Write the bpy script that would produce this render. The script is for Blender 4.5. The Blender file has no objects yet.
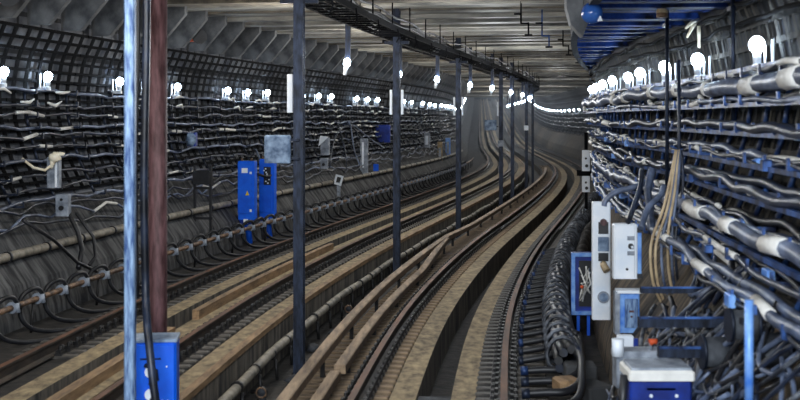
import bpy, bmesh, math, random
from mathutils import Vector, Matrix
random.seed(7)
R = random.Random(11)
sc = bpy.context.scene
col = sc.collection
F = 1200.0; HY = 118.0; CZ = 2.8          # focal length in px of the 800x400 frame, horizon row, eye height

# ------------------------------------------------------------------ the curved tunnel axis
SL = [(-10,.03),(0,.04),(10,.075),(15,.10),(20,.15),(25,.18),(30,.205),(36,.205),(45,.19),(55,.165),(65,.12),(75,.07),(90,.048),(110,.058),(160,.066),(400,.066)]
def lin(tab, x):
    if x <= tab[0][0]: return tab[0][1]
    for (a, b), (c, d) in zip(tab, tab[1:]):
        if x <= c: return b + (d - b) * (x - a) / (c - a)
    return tab[-1][1]
STEP = .25
XT = {}
def _build():
    n0, n1 = int(-10 / STEP), int(400 / STEP)
    x = 0; XT[n0] = 0
    for k in range(n0, n1):
        x += lin(SL, (k + .5) * STEP) * STEP
        XT[k + 1] = x
    off = .25 - XT[int(round(12 / STEP))] - 1.90
    for k in XT: XT[k] += off
_build()
def xmid(d):
    k = math.floor(d / STEP); t = d / STEP - k
    return XT[k] * (1 - t) + XT[k + 1] * t
def slope(d): return lin(SL, d)
def grade(d):
    if d < 110: return 0
    if d < 170: return .045 * (d - 110) ** 2 / 120
    return 1.35 + .045 * (d - 170)
def heading(d): return -math.atan(slope(d))
def pt(d, u, z):
    m = slope(d); q = math.sqrt(1 + m * m)
    return Vector((xmid(d) + u / q, d - u * m / q, z + grade(d)))
BUL = [(14,0),(16,-.15),(18,-.4),(20,-.5),(21.5,-.7),(25,-.95),(29,-1.25),(31.5,-1.25),(35,-.9),(40,0)]
def bulge(d, z): return lin(BUL, d) * max(0, min(1, (z - .5) / 2.4))
def ptr(d, u, z): return pt(d, u + bulge(d, z), z)
def px(p): return 400 + F * p.x / p.y, HY + F * (CZ - p.z) / p.y
def at_x(x, u, z=0, lo=8.0, hi=75.0):
    best = None
    d = lo
    while d < hi:
        e = abs(px(pt(d, u, z))[0] - x)
        if best is None or e < best[0]: best = (e, d)
        d += .05
    return best[1]
def frange(a, b, s):
    out = []; n = max(1, int(round((b - a) / s)))
    return [a + (b - a) * i / n for i in range(n + 1)]

# ------------------------------------------------------------------ materials
def lc(c):
    c /= 255.0
    return c / 12.92 if c <= .04045 else ((c + .055) / 1.055) ** 2.4
def rgb(r, g, b): return (lc(r), lc(g), lc(b), 1)
def mat(name, c1, c2=None, rough=.7, metal=0, scale=4, stretch=(1,1,1), bump=0, detail=5, spec=.5, pos=(.35,.65), coord='Object', fine=0):
    m = bpy.data.materials.new(name); m.use_nodes = True
    nt = m.node_tree; b = nt.nodes['Principled BSDF']
    b.inputs['Roughness'].default_value = rough; b.inputs['Metallic'].default_value = metal
    b.inputs['Specular IOR Level'].default_value = spec
    c2 = c2 or c1
    tc = nt.nodes.new('ShaderNodeTexCoord'); mp = nt.nodes.new('ShaderNodeMapping')
    mp.inputs['Scale'].default_value = stretch
    nt.links.new(tc.outputs[coord], mp.inputs['Vector'])
    n = nt.nodes.new('ShaderNodeTexNoise'); n.inputs['Scale'].default_value = scale; n.inputs['Detail'].default_value = detail
    n.inputs['Roughness'].default_value = .6
    nt.links.new(mp.outputs[0], n.inputs['Vector'])
    r = nt.nodes.new('ShaderNodeValToRGB')
    r.color_ramp.elements[0].position = pos[0]; r.color_ramp.elements[1].position = pos[1]
    r.color_ramp.elements[0].color = c1; r.color_ramp.elements[1].color = c2
    nt.links.new(n.outputs['Fac'], r.inputs['Fac'])
    nt.links.new(r.outputs['Color'], b.inputs['Base Color'])
    if bump:
        bp = nt.nodes.new('ShaderNodeBump'); bp.inputs['Strength'].default_value = bump; bp.inputs['Distance'].default_value = .03
        nt.links.new(n.outputs['Fac'], bp.inputs['Height']); nt.links.new(bp.outputs[0], b.inputs['Normal'])
    return m
def panelled(name, c1, c2, joint, w, h, jw, rough=.8, scale=3, stretch=(1,1,1), offset=.5, bump=.3):
    """concrete with panel joints laid out on the UV map, whose unit is a metre"""
    m = mat(name, c1, c2, rough, 0, scale, stretch, bump, coord='UV')
    nt = m.node_tree; b = nt.nodes['Principled BSDF']
    src = b.inputs['Base Color'].links[0].from_socket
    tc = nt.nodes.new('ShaderNodeTexCoord'); br = nt.nodes.new('ShaderNodeTexBrick')
    br.inputs['Scale'].default_value = 1; br.inputs['Brick Width'].default_value = w; br.inputs['Row Height'].default_value = h
    br.inputs['Mortar Size'].default_value = jw; br.offset = offset
    br.inputs['Color1'].default_value = (1,1,1,1); br.inputs['Color2'].default_value = (.62,.62,.64,1); br.inputs['Mortar'].default_value = joint
    nt.links.new(tc.outputs['UV'], br.inputs['Vector'])
    mx = nt.nodes.new('ShaderNodeMix'); mx.data_type = 'RGBA'; mx.blend_type = 'MULTIPLY'; mx.inputs['Factor'].default_value = 1
    nt.links.new(src, mx.inputs['A']); nt.links.new(br.outputs['Color'], mx.inputs['B']); nt.links.new(mx.outputs['Result'], b.inputs['Base Color'])
    return m
def emis(name, c, s):
    m = bpy.data.materials.new(name); m.use_nodes = True
    b = m.node_tree.nodes['Principled BSDF']
    b.inputs['Base Color'].default_value = c; b.inputs['Emission Color'].default_value = c; b.inputs['Emission Strength'].default_value = s
    return m
BULB = 34
M = dict(
    bulb=emis('lit_bulb', (.66, .82, 1, 1), BULB),
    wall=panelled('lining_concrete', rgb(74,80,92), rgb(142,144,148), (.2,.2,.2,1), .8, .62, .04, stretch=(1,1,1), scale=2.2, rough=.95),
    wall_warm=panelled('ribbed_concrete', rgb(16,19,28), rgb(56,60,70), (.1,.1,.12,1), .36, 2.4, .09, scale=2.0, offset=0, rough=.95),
    foot=mat('streaked_concrete', rgb(22,24,29), rgb(108,109,110), .85, 0, 3, (2.2,.35,1), .3, pos=(.4,.7), coord='UV'),
    foot_warm=mat('warm_streaked_concrete', rgb(30,26,23), rgb(128,112,92), .85, 0, 3, (2.2,.35,1), .3, pos=(.4,.7), coord='UV'),  # same streaked concrete with warm lamp light put into the colour
    ceil=mat('ceiling_slab', rgb(92,92,92), rgb(186,182,170), .6, 0, 1.6, (.35,1.6,1), .12),
    ceil_rib=mat('ceiling_joint', rgb(70,67,62), rgb(120,112,98), .8, 0, 3),
    bed=mat('bed_concrete', rgb(18,17,16), rgb(52,47,42), .85, 0, 7, (1,1,1), .35),
    kerb=mat('drain_kerb', rgb(98,86,68), rgb(190,168,130), .8, 0, 9, (1,.5,1), .25, pos=(.3,.7)),
    face=mat('stained_bed_wall', rgb(50,48,46), rgb(130,121,108), .85, 0, 2.5, (2.5,2.5,.5), .3),
    edge=mat('edge_timber', rgb(116,92,66), rgb(178,144,106), .7, 0, 6, (2,.3,2), .2),
    gut=mat('gutter_dirt', rgb(16,15,15), rgb(50,45,40), .75, 0, 6, (1,1,1), .8),
    rail_side=mat('rail_rust', rgb(40,37,36), rgb(82,70,60), .6, .3, 14, (1,.2,1)),
    rail_top=mat('rail_head', rgb(78,52,36), rgb(128,86,58), .62, 0, 6, (1,.1,1)),
    wood_d=mat('oiled_sleeper', rgb(34,32,31), rgb(106,100,92), .6, 0, 9, (.3,3,1), .5),
    wood_l=mat('dusty_sleeper', rgb(74,62,50), rgb(160,136,108), .8, 0, 9, (.3,3,1), .5),
    chair=mat('oily_iron', rgb(10,10,12), rgb(40,38,38), .5, .2, 12),
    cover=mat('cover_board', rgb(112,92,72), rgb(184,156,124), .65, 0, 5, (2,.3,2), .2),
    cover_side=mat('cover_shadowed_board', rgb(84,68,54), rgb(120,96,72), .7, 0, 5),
    black=mat('black_rubber', rgb(14,15,18), rgb(34,35,40), .45, 0, 6),
    cab_d=mat('dark_cable', rgb(11,15,24), rgb(54,66,92), .4, 0, 3, (1,1,1), 0, pos=(.4,.75)),
    cab_g=mat('grey_cable', rgb(34,42,60), rgb(122,136,164), .4, 0, 3),
    cab_w=mat('white_sleeve', rgb(214,212,206), rgb(242,240,234), .55, 0, 5),  # white parts, and the lamp glints painted onto cables
    cab_y=mat('beige_cable', rgb(150,128,100), rgb(200,178,142), .5, 0, 5),
    lattice=mat('black_lattice', rgb(6,7,9), rgb(20,21,25), .9, 0, 5, spec=.1),
    steel_b=mat('blue_steel', rgb(14,24,52), rgb(70,112,184), .4, .3, 4, pos=(.42,.68)),
    steel_d=mat('dark_steel', rgb(16,20,30), rgb(46,56,76), .45, .5, 7, (3,3,.8)),
    steel_p=mat('pale_steel', rgb(44,76,128), rgb(150,180,214), .45, .2, 9, (4,4,.6)),
    red=mat('red_lead_paint', rgb(56,30,32), rgb(120,86,88), .6, .1, 8, (2,2,.4), .15),
    blue=mat('blue_paint', rgb(2,88,226), rgb(6,110,250), .4, 0, 3),
    navy=mat('navy_paint', rgb(16,36,110), rgb(30,62,160), .4, .1, 4),
    sky=mat('blue_enamel', rgb(60,120,215), rgb(140,185,240), .4, .1, 6),
    white=mat('white_enamel', rgb(226,236,248), rgb(248,251,255), .4, 0, 4),
    grey=mat('grey_enamel', rgb(104,112,124), rgb(168,176,188), .5, .1, 7),
    bluegrey=mat('scuffed_blue_grey', rgb(66,88,118), rgb(146,168,194), .55, .1, 8),
    pipe=mat('gutter_pipe', rgb(92,88,80), rgb(164,156,140), .6, .1, 5),
    rust=mat('rusty_pipe', rgb(66,52,42), rgb(150,118,90), .55, .25, 9),
    rag=mat('cream_rag', rgb(236,222,190), rgb(252,246,228), .9, 0, 10),
    orange=mat('orange_plastic', rgb(226,86,40), rgb(240,110,60), .5),
    fin=mat('haunch_plate', rgb(70,72,76), rgb(122,124,126), .75, 0, 3),
    finblue=mat('haunch_blue_plate', rgb(6,12,30), rgb(40,84,180), .65, 0, 2.6, (1,1,1), pos=(.42,.72), spec=.25),  # blue sheen of the lamp light put into the dark beam colour
    tar=mat('tarred_haunch', rgb(12,13,18), rgb(44,48,58), .8, 0, 3),  # dark tone for the soffit and the upper right wall
    rib=mat('dusty_rib', rgb(20,21,25), rgb(88,84,76), .9, 0, 2, (1,1,1)),  # mottled from near black to beige grey
    tie=mat('dusty_tie', rgb(40,43,50), rgb(120,126,136), .45, 0, 9, pos=(.45,.7)),
    yellow=mat('yellow_paint', rgb(226,200,40)),
    foil=mat('crumpled_plastic', rgb(180,190,205), rgb(240,244,250), .25, 0, 12),
    drum=mat('grey_rubble', rgb(26,29,36), rgb(78,82,88), .8, 0, 5, (1,1,1), .5),
    glass=mat('blue_glass', rgb(24,60,140), rgb(60,110,190), .15, 0, 3),
)

# ------------------------------------------------------------------ mesh building
class MB:
    def __init__(s): s.v = []; s.f = []; s.m = []; s.uv = {}; s.sm = []
    def face(s, idx, mi=0, uv=None, smooth=False):
        if uv: s.uv[len(s.f)] = uv
        s.f.append(tuple(idx)); s.m.append(mi); s.sm.append(smooth)
    def box(s, c, size, rot=None, mi=0, taper=1.0):
        x, y, z = [q / 2 for q in size]; b = len(s.v)
        for (i, j, k) in ((-1,-1,-1),(1,-1,-1),(1,1,-1),(-1,1,-1),(-1,-1,1),(1,-1,1),(1,1,1),(-1,1,1)):
            t = taper if k > 0 else 1
            p = Vector((i * x * t, j * y * t, k * z))
            if rot: p = rot @ p
            s.v.append(p + Vector(c))
        for q in ((0,3,2,1),(4,5,6,7),(0,1,5,4),(1,2,6,5),(2,3,7,6),(3,0,4,7)): s.face([b + i for i in q], mi)
        return s
    def bbox(s, c, size, bev=.01, mi=0):
        """box with chamfered vertical and top edges"""
        x, y, z = [q / 2 for q in size]; c = Vector(c)
        ring = [(-x+bev,-y),(x-bev,-y),(x,-y+bev),(x,y-bev),(x-bev,y),(-x+bev,y),(-x,y-bev),(-x,-y+bev)]
        zs = [(-z,.0),(z-bev,.0),(z,bev)]
        b = len(s.v)
        for zz, ins in zs:
            for (a, e) in ring:
                s.v.append(c + Vector((a * (1 - ins / x), e * (1 - ins / y), zz)))
        for k in range(2):
            for i in range(8):
                j = (i + 1) % 8
                s.face((b + 8*k + i, b + 8*k + j, b + 8*k + 8 + j, b + 8*k + 8 + i), mi)
        s.face([b + i for i in range(7, -1, -1)], mi); s.face([b + 16 + i for i in range(8)], mi)
        return s
    def tube(s, pts, r, n=8, mi=0, caps=True):
        pts = [Vector(p) for p in pts]; b = len(s.v); N = len(pts)
        rr = r if isinstance(r, (list, tuple)) else [r] * N
        up = None
        for i, p in enumerate(pts):
            t = (pts[min(i + 1, N - 1)] - pts[max(i - 1, 0)])
            if t.length < 1e-6: t = Vector((0, 1, 0))
            t.normalize()
            if up is None:
                up = Vector((0, 0, 1)) if abs(t.z) < .9 else Vector((1, 0, 0))
            a = t.cross(up)
            if a.length < 1e-4: a = t.cross(Vector((.3, .9, .1)))
            a.normalize(); up = a.cross(t).normalized()
            for k in range(n):
                q = 2 * math.pi * k / n
                s.v.append(p + (a * math.cos(q) + up * math.sin(q)) * rr[i])
        for i in range(N - 1):
            for k in range(n):
                j = (k + 1) % n
                s.face((b + i*n + k, b + i*n + j, b + (i+1)*n + j, b + (i+1)*n + k), mi, smooth=True)
        if caps:
            s.face([b + k for k in range(n - 1, -1, -1)], mi); s.face([b + (N-1)*n + k for k in range(n)], mi)
        return s
    def ball(s, c, r, n=12, m=8, mi=0, sq=(1,1,1), noise=0, rnd=None):
        b = len(s.v); c = Vector(c)
        def P(v):
            k = 1 + (rnd.uniform(-noise, noise) if noise else 0)
            return c + Vector((v.x * sq[0], v.y * sq[1], v.z * sq[2])) * r * k
        s.v.append(P(Vector((0,0,1))))
        for i in range(1, m):
            th = math.pi * i / m
            for k in range(n):
                q = 2 * math.pi * k / n
                s.v.append(P(Vector((math.sin(th)*math.cos(q), math.sin(th)*math.sin(q), math.cos(th)))))
        s.v.append(P(Vector((0,0,-1)))); e = len(s.v) - 1
        for k in range(n):
            j = (k + 1) % n
            s.face((b, b+1+k, b+1+j), mi, smooth=True)
            for i in range(m - 2): s.face((b+1+i*n+k, b+1+(i+1)*n+k, b+1+(i+1)*n+j, b+1+i*n+j), mi, smooth=True)
            s.face((e, b+1+(m-2)*n+j, b+1+(m-2)*n+k), mi, smooth=True)
        return s
    def sweep(s, prof, ds, fn=pt, mi=0, closed=False, caps=False, mis=None, smooth=False):
        """prof: (u, z) points or a function d -> points; swept along the tunnel axis"""
        b = len(s.v); P0 = prof(ds[0]) if callable(prof) else prof; n = len(P0)
        acc = [0]
        for i in range(1, n + 1):
            a, c = P0[i - 1], P0[i % n]; acc.append(acc[-1] + math.hypot(a[0]-c[0], a[1]-c[1]))
        for d in ds:
            for (u, z) in (prof(d) if callable(prof) else prof): s.v.append(fn(d, u, z))
        for i in range(len(ds) - 1):
            for k in range(n if closed else n - 1):
                j = (k + 1) % n
                s.face((b+i*n+k, b+i*n+j, b+(i+1)*n+j, b+(i+1)*n+k), mis[k] if mis else mi,
                       [(ds[i], acc[k]), (ds[i], acc[k+1]), (ds[i+1], acc[k+1]), (ds[i+1], acc[k])], smooth)
        if caps and closed:
            s.face([b + k for k in range(n - 1, -1, -1)], mi); s.face([b + (len(ds)-1)*n + k for k in range(n)], mi)
        return s
    def plate(s, pts, thick, mi=0):
        """flat polygon (list of 3-D points) given a thickness vector"""
        b = len(s.v); n = len(pts); t = Vector(thick)
        for p in pts: s.v.append(Vector(p) - t / 2)
        for p in pts: s.v.append(Vector(p) + t / 2)
        s.face([b + i for i in range(n - 1, -1, -1)], mi); s.face([b + n + i for i in range(n)], mi)
        for i in range(n):
            j = (i + 1) % n; s.face((b+i, b+j, b+n+j, b+n+i), mi)
        return s
    def mesh(s, name, mats):
        me = bpy.data.meshes.new(name)
        me.from_pydata([tuple(v) for v in s.v], [], s.f)
        for m in (mats if isinstance(mats, (list, tuple)) else [mats]): me.materials.append(M[m])
        me.polygons.foreach_set('material_index', s.m); me.polygons.foreach_set('use_smooth', s.sm)
        if s.uv:
            l = me.uv_layers.new(name='UVMap')
            for p in me.polygons:
                uv = s.uv.get(p.index)
                if uv:
                    for li, q in zip(p.loop_indices, uv): l.data[li].uv = q
        bm = bmesh.new(); bm.from_mesh(me); bmesh.ops.recalc_face_normals(bm, faces=bm.faces); bm.to_mesh(me); bm.free()
        return me
    def build(s, name, mats, parent=None, origin=None, label=None):
        if parent is None and origin is None and s.v:
            origin = Vector((s.v[0][0], s.v[0][1], min(v[2] for v in s.v)))
        if origin is not None:
            o_ = Vector(origin); s.v = [Vector(v) - o_ for v in s.v]
        ob = bpy.data.objects.new(name, s.mesh(name, mats)); col.objects.link(ob)
        if origin is not None: ob.location = origin
        if parent is not None: ob.parent = parent
        if label: ob['label'] = label
        return ob
def tag(o, label, cat, group=None, kind=None):
    o['label'] = label; o['category'] = cat
    if group: o['group'] = group
    if kind: o['kind'] = kind
    return o
def struct(o): o['kind'] = 'structure'; return o
def thing(name, label, cat, loc, rz=0, group=None):
    o = bpy.data.objects.new(name, None); col.objects.link(o)
    o.location = loc; o.rotation_euler = (0, 0, rz); o.empty_display_size = .2
    return tag(o, label, cat, group)
def copy_tree(o, loc, rz, label, group=None):
    r = o.copy(); col.objects.link(r); r.location = loc; r.rotation_euler = (0, 0, rz); r['label'] = label
    if group: r['group'] = group
    for ch in list(o.children):
        c = ch.copy(); col.objects.link(c); c.parent = r
        for g in list(ch.children):
            e = g.copy(); col.objects.link(e); e.parent = c
    return r
_O = 'first second third fourth fifth sixth seventh eighth ninth tenth eleventh twelfth thirteenth fourteenth fifteenth sixteenth seventeenth eighteenth nineteenth'.split()
_T = {2:'twenty',3:'thirty',4:'forty',5:'fifty',6:'sixty',7:'seventy'}
def nth(i):
    """1 -> first"""
    if i <= 19: return _O[i - 1]
    t, r = divmod(i, 10)
    return (_T[t][:-1] + 'ieth') if r == 0 else _T[t] + '-' + _O[r - 1]

# ------------------------------------------------------------------ the setting
DS = frange(3, 60, 1.0) + frange(60, 320, 4.0)[1:]
WL = [(-3.80,-.75),(-3.90,.1),(-4.02,.5),(-4.35,.95),(-4.72,1.5),(-5.02,2.1),(-5.22,2.8),(-5.25,3.3),(-5.15,3.8),(-4.95,4.2),(-4.95,5.05)]
WR = [(-u, z) for (u, z) in WL]
b = MB().sweep(WL, DS, mis=[1,1,1,1,0,0,0,0,0,0]); struct(b.build('wall_left', ['wall', 'foot']))
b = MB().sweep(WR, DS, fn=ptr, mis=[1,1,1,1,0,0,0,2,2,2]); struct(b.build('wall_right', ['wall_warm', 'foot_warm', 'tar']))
# ceiling slab with a downstand rib at every slab joint
b = MB()
b.sweep([(-5.4,5.0),(5.4,5.0),(5.4,5.3),(-5.4,5.3)], DS, closed=True, caps=True)
for d in frange(6, 140, 1.3):
    w = R.uniform(.12, .5); h = R.uniform(.03, .09)
    b.sweep([(-5.0,5.01),(-5.0,5.0-h),(5.0,5.0-h),(5.0,5.01)], [d, d + w], closed=True, caps=True, mi=0 if R.random() < .5 else 1)
struct(b.build('ceiling', ['ceil', 'ceil_rib']))
b = MB().sweep([(-.75,-.6),(.75,-.6),(.75,-.8),(-.75,-.8)], DS, closed=True, caps=True); struct(b.build('floor', ['gut']))
e = pt(315, 0, 0)
b = MB().box((e.x, e.y, e.z + 2), (14, .3, 8)); struct(b.build('wall_far', ['wall']))

UL, UR = -1.92, 1.92      # track centres
ZL = .15                  # the left track lies a little higher
def bed(c, z, left, right, name, mis, mats):
    p = [(c+left,-.8),(c+left,z-.2),(c-.45,z-.2),(c-.45,z-.17),(c-.17,z-.17),(c-.17,z-.62),(c+.2,z-.62),(c+.2,z-.17),(c+.46,z-.17),(c+.46,z-.2),(c+1.06,z-.2),(c+1.06,z-.185),(c+right,z-.185),(c+right,-.8)]
    b = MB().sweep(p, DS, mis=mis)
    return struct(b.build(name, mats))
bed(UL, ZL, -2.05, 1.42, 'floor_left_trackbed', [0,0,1,1,2,3,2,1,1,0,1,1,2], ['bed', 'kerb', 'face', 'gut'])
bed(UR, 0, -1.55, 2.1, 'floor_right_trackbed', [2,0,1,1,2,3,2,1,1,0,0,0,2], ['bed', 'kerb', 'face', 'gut'])
# trim along the raised bed
b = MB().sweep([(UL+1.34,ZL-.2),(UL+1.34,ZL-.13),(UL+1.44,ZL-.13),(UL+1.44,ZL-.2)], frange(6,110,1), closed=True, caps=True)
struct(b.build('trim_1', ['edge']))

# ------------------------------------------------------------------ rails
def rail_prof(c, zt, w=.036):
    h = .165
    r = [(w,0),(w+.002,-.02),(w-.004,-.038),(.009,-.05),(.009,-.135),(.062,-.152),(.065,-h)]
    return [(c + a, zt + q) for (a, q) in r] + [(c - a, zt + q) for (a, q) in reversed(r)]
def rail(c, zt, label, d0=5, d1=300, w=.036, name='running_rail'):
    n = 14; mis = [0] * n; mis[n - 1] = 1
    ds = frange(d0, min(d1, 60), .8) + (frange(60, d1, 4)[1:] if d1 > 60 else [])
    b = MB().sweep(rail_prof(c, zt, w), ds, closed=True, caps=True, mis=mis)
    return tag(b.build(name, ['rail_side', 'rail_top']), label, 'rail')
rail(UL-.76, ZL, 'rust-brown running rail of the left track, the one next to the looped cables')
rail(UL+.76, ZL, 'rust-brown running rail of the left track, the one next to the raised bed edge')
rail(UR-.76, 0, 'worn running rail of the right track, beside the cover boards')
rail(UR+.76, 0, 'worn running rail of the right track, beside the black cable bundle')
b = MB().sweep([(UL+.2,ZL-.18),(UL+.2,ZL-.06),(UL+.33,ZL-.06),(UL+.33,ZL-.18)], frange(6, 15.4, .6), closed=True, caps=True)
tag(b.build('timber_strip', ['edge']), 'pale timber strip along the left track drain at the lower left edge', 'timber')
b = MB().sweep([(UL+.2,ZL-.18),(UL+.2,ZL-.04),(UL+.30,ZL-.04),(UL+.30,ZL-.18)], frange(16.6, 25.5, .6), closed=True, caps=True)
tag(b.build('timber_strip', ['edge']), 'pale timber strip along the left track drain, ending behind the first dark column', 'timber')
# fallen drain cover slabs
for i, (d, l) in enumerate([(33.2, 1.6), (12.6, .5), (27.0, 1.2)]):
    b = MB().sweep([((UL if i != 1 else UR)-.16,-.32),((UL if i != 1 else UR)-.16,-.2),((UL if i != 1 else UR)+.19,-.2),((UL if i != 1 else UR)+.19,-.32)], frange(d, d + l, .4), closed=True, caps=True)
    tag(b.build('drain_cover', ['drum']), ['grey slab lying across the left track drain by the second column','grey slab lying in the open drain of the right track, near the foreground','grey slab lying in the left track drain short of the second column'][i], 'drain cover')

# ------------------------------------------------------------------ half-sleepers and rail chairs
def sleeper_mesh(w):
    b = MB()
    b.bbox((0, 0, -.01), (w, .13, .11), .012)
    return b
def chair_mesh():
    b = MB()
    b.box((0,0,.045), (.30,.14,.02))
    for s_ in (-1, 1):
        b.box((s_*.10,0,.075), (.07,.10,.05))
        for q in (-.035, .035): b.tube([(s_*.118,q,.06),(s_*.118,q,.15)], .02, 6)
        b.box((s_*.135,0,.06), (.02,.13,.05))
    return b
sm = {w: sleeper_mesh(w).mesh('sleeper', ['wood_d']) for w in (.78, .58)}
sml = sleeper_mesh(.98).mesh('sleeper_dusty', ['wood_l'])
cm = chair_mesh().mesh('rail_chair', ['chair'])
rows = [(UL-.83, UL-.76, ZL, sm[.78], 'outer', 'dark oiled half-sleeper under the wall-side rail of the left track', 14.0),
        (UL+.76, UL+.76, ZL, sm[.58], 'inner', 'dark oiled half-sleeper under the gutter-side rail of the left track', 13.0),
        (UR-.95, UR-.76, 0, sml, 'left', 'dusty brown half-sleeper under the left rail of the right track', 11.5),
        (UR+.84, UR+.76, 0, sm[.78], 'right', 'dark half-sleeper under the right rail of the right track', 11.5)]
PIT = .27
for (cu, ru, z0, me, tagname, lab, ds0) in rows:
    d = ds0; n = 0
    stuff = MB()
    while d < 75:
        p = pt(d, cu, z0 - .2); h = heading(d)
        if n < 75:
            o = bpy.data.objects.new('sleeper', me); col.objects.link(o); o.location = p; o.rotation_euler = (0, 0, h)
            tag(o, lab, 'sleeper', 'half-sleepers: ' + lab.split(' under ')[1])
            c = bpy.data.objects.new('rail_chair', cm); col.objects.link(c); c.parent = o; c.location = (ru - cu, 0, 0)
        else:
            rot = Matrix.Rotation(h, 3, 'Z')
            stuff.box(p + Vector((0,0,-.01)), ({'outer':.78,'inner':.58,'left':.98,'right':.78}[tagname], .13, .1), rot)
            q = pt(d, ru, z0 - .2)
            for s_ in (-1, 1): stuff.box(q + rot @ Vector((s_*.11,0,.07)), (.08,.12,.07), rot, 1)
        d += PIT; n += 1
    o = stuff.build('distant_sleepers', ['wood_d' if me is not sml else 'wood_l', 'chair'])
    tag(o, 'far run of ' + lab.replace('half-sleeper', 'half-sleepers'), 'sleepers', kind='stuff')

# ------------------------------------------------------------------ third-rail cover boards of the right track
def cover(name, label, fo, fz, d0, d1, w, h):
    t = None
    ds = frange(d0, d1, .6)
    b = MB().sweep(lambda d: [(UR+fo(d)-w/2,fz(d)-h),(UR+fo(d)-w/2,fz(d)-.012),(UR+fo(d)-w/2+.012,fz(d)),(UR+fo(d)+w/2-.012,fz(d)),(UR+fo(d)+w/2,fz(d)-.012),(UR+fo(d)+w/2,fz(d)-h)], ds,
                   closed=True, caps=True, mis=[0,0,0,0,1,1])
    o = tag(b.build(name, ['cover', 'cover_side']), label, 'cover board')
    org = o.location
    for d in frange(d0 + .7, d1 - .4, 2.4):
        k = MB(); u = UR + fo(d); z = fz(d)
        p = pt(d, u, -.2); rot = Matrix.Rotation(heading(d), 3, 'Z')
        k.box(p + rot @ Vector((0,0,(z-h+.2)/2)), (.05,.05,z-h+.22), rot); k.box(p + rot @ Vector((0,0,.012)), (.2,.12,.025), rot)
        ob = k.build('support_bracket', ['chair'], parent=o, origin=org); ob.location = (0,0,0)
    return o
cover('cover_board', 'long brown cover board beside the gutter, running the length of the right track',
      lambda d: -1.29 if d > 28 else -1.31, lambda d: .17 - max(0, (d - 27) * .02 if d < 31 else .08), 6, 66, .13, .10)
cover('cover_board', 'shorter brown cover board nearer the rail, bending in to join the long one',
      lambda d: -1.06 if d < 22 else -1.06 - .2 * min(1, (d - 22) / 4.5), lambda d: .06 + (.0 if d < 22 else .1 * min(1, (d - 22) / 4.5)), 13.4, 26.6, .13, .10)
cover('cover_board', 'low brown cover board at the bottom edge, in front of the shorter board',
      lambda d: -1.09, lambda d: .03, 6, 13.25, .12, .10)

# ------------------------------------------------------------------ gutter: pipe, posts, litter
def gpipe():
    t = MB().tube([pt(d, -.36, -.27 + .015 * math.sin(d * 1.3)) for d in frange(5, 70, .5)], .062, 10)
    o = tag(t.build('drain_pipe', ['pipe']), 'grey drain pipe along the foot of the raised bed in the gutter', 'pipe')
    for i, d in enumerate(frange(6, 66, .95)):
        k = MB(); k.tube([pt(d, -.36, -.27), pt(d + .07, -.36, -.27)], .073, 10)
        k.tube([pt(d + .03, -.3, -.33), pt(d + .03, -.28, -.62)], .025, 6)
        q = k.build('clamp', ['chair'], parent=o, origin=o.location); q.location = (0,0,0)
gpipe()
for i in range(34):
    d = 11 + i * .6 + R.uniform(-.2, .2); u = R.uniform(-.2, .32); s_ = R.uniform(.05, .14)
    k = MB().ball((0,0,s_*.5), s_, 7, 5, sq=(1, R.uniform(1, 1.8), R.uniform(.4,.8)), noise=.25, rnd=R)
    o = k.build('rubble_lump', ['drum' if i % 3 else 'gut'], origin=(0,0,0)); o.location = pt(d, u, -.61)
    tag(o, 'dark rubble lump lying on the gutter floor', 'rubble', 'rubble lumps in the gutter')
wz = [(17.2,.28),(17.6,.3),(18.0,.24),(18.5,.3),(19.0,.33),(16.6,.22),(16.0,.25)]
for i, (d, u) in enumerate(wz):
    k = MB(); n = 6
    ht = [[R.uniform(0,.1) for _ in range(n)] for _ in range(n)]
    sx = R.uniform(.12,.2); sy = R.uniform(.3,.5); bb = len(k.v)
    for a in range(n):
        for c in range(n): k.v.append(Vector(((a/(n-1)-.5)*sx + R.uniform(-.02,.02), (c/(n-1)-.5)*sy + R.uniform(-.03,.03), .02 + ht[a][c])))
    for a in range(n):
        for c in range(n): k.v.append(k.v[bb + a*n + c] - Vector((0,0,.012)))
    for a in range(n-1):
        for c in range(n-1):
            f = (a*n+c, (a+1)*n+c, (a+1)*n+c+1, a*n+c+1); k.face(f); k.face([n*n + q for q in reversed(f)])
    for a in range(n-1):
        k.face((a, a+1, n*n+a+1, n*n+a)); k.face(((n-1)*n+a, n*n+(n-1)*n+a, n*n+(n-1)*n+a+1, (n-1)*n+a+1))
    o = k.build('plastic_scrap', ['foil'], origin=(0,0,0)); o.location = pt(d, u, -.6)
    tag(o, 'crumpled white plastic scrap in the gutter behind the first dark column', 'scrap', 'white plastic scraps in the gutter')
# valves on the gutter floor
for i, d in enumerate([12.6, 14.2, 20.4]):
    p = pt(d, -.18, -.6); t = thing('pipe_valve', ['squat pipe valve with a yellow ring at the bottom of the gutter, nearest one','pipe valve beside the drain pipe, just before the first dark column','pipe valve beside the drain pipe, between the first two dark columns'][i], 'valve', p, heading(d))
    MB().tube([(0,0,0),(0,0,.14)], .04, 8).ball((0,0,.16), .06, 8, 6).build('body', ['drum'], t)
    MB().tube([(-.14,0,.16),(.05,0,.16)], .03, 8).build('branch', ['chair'], t)
    ring = [(.06*math.cos(a*math.pi/5), -.07, .16+.06*math.sin(a*math.pi/5)) for a in range(11)]
    MB().tube(ring, .012, 5).build('hand_wheel', ['yellow' if i == 0 else 'rust'], t)

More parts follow.
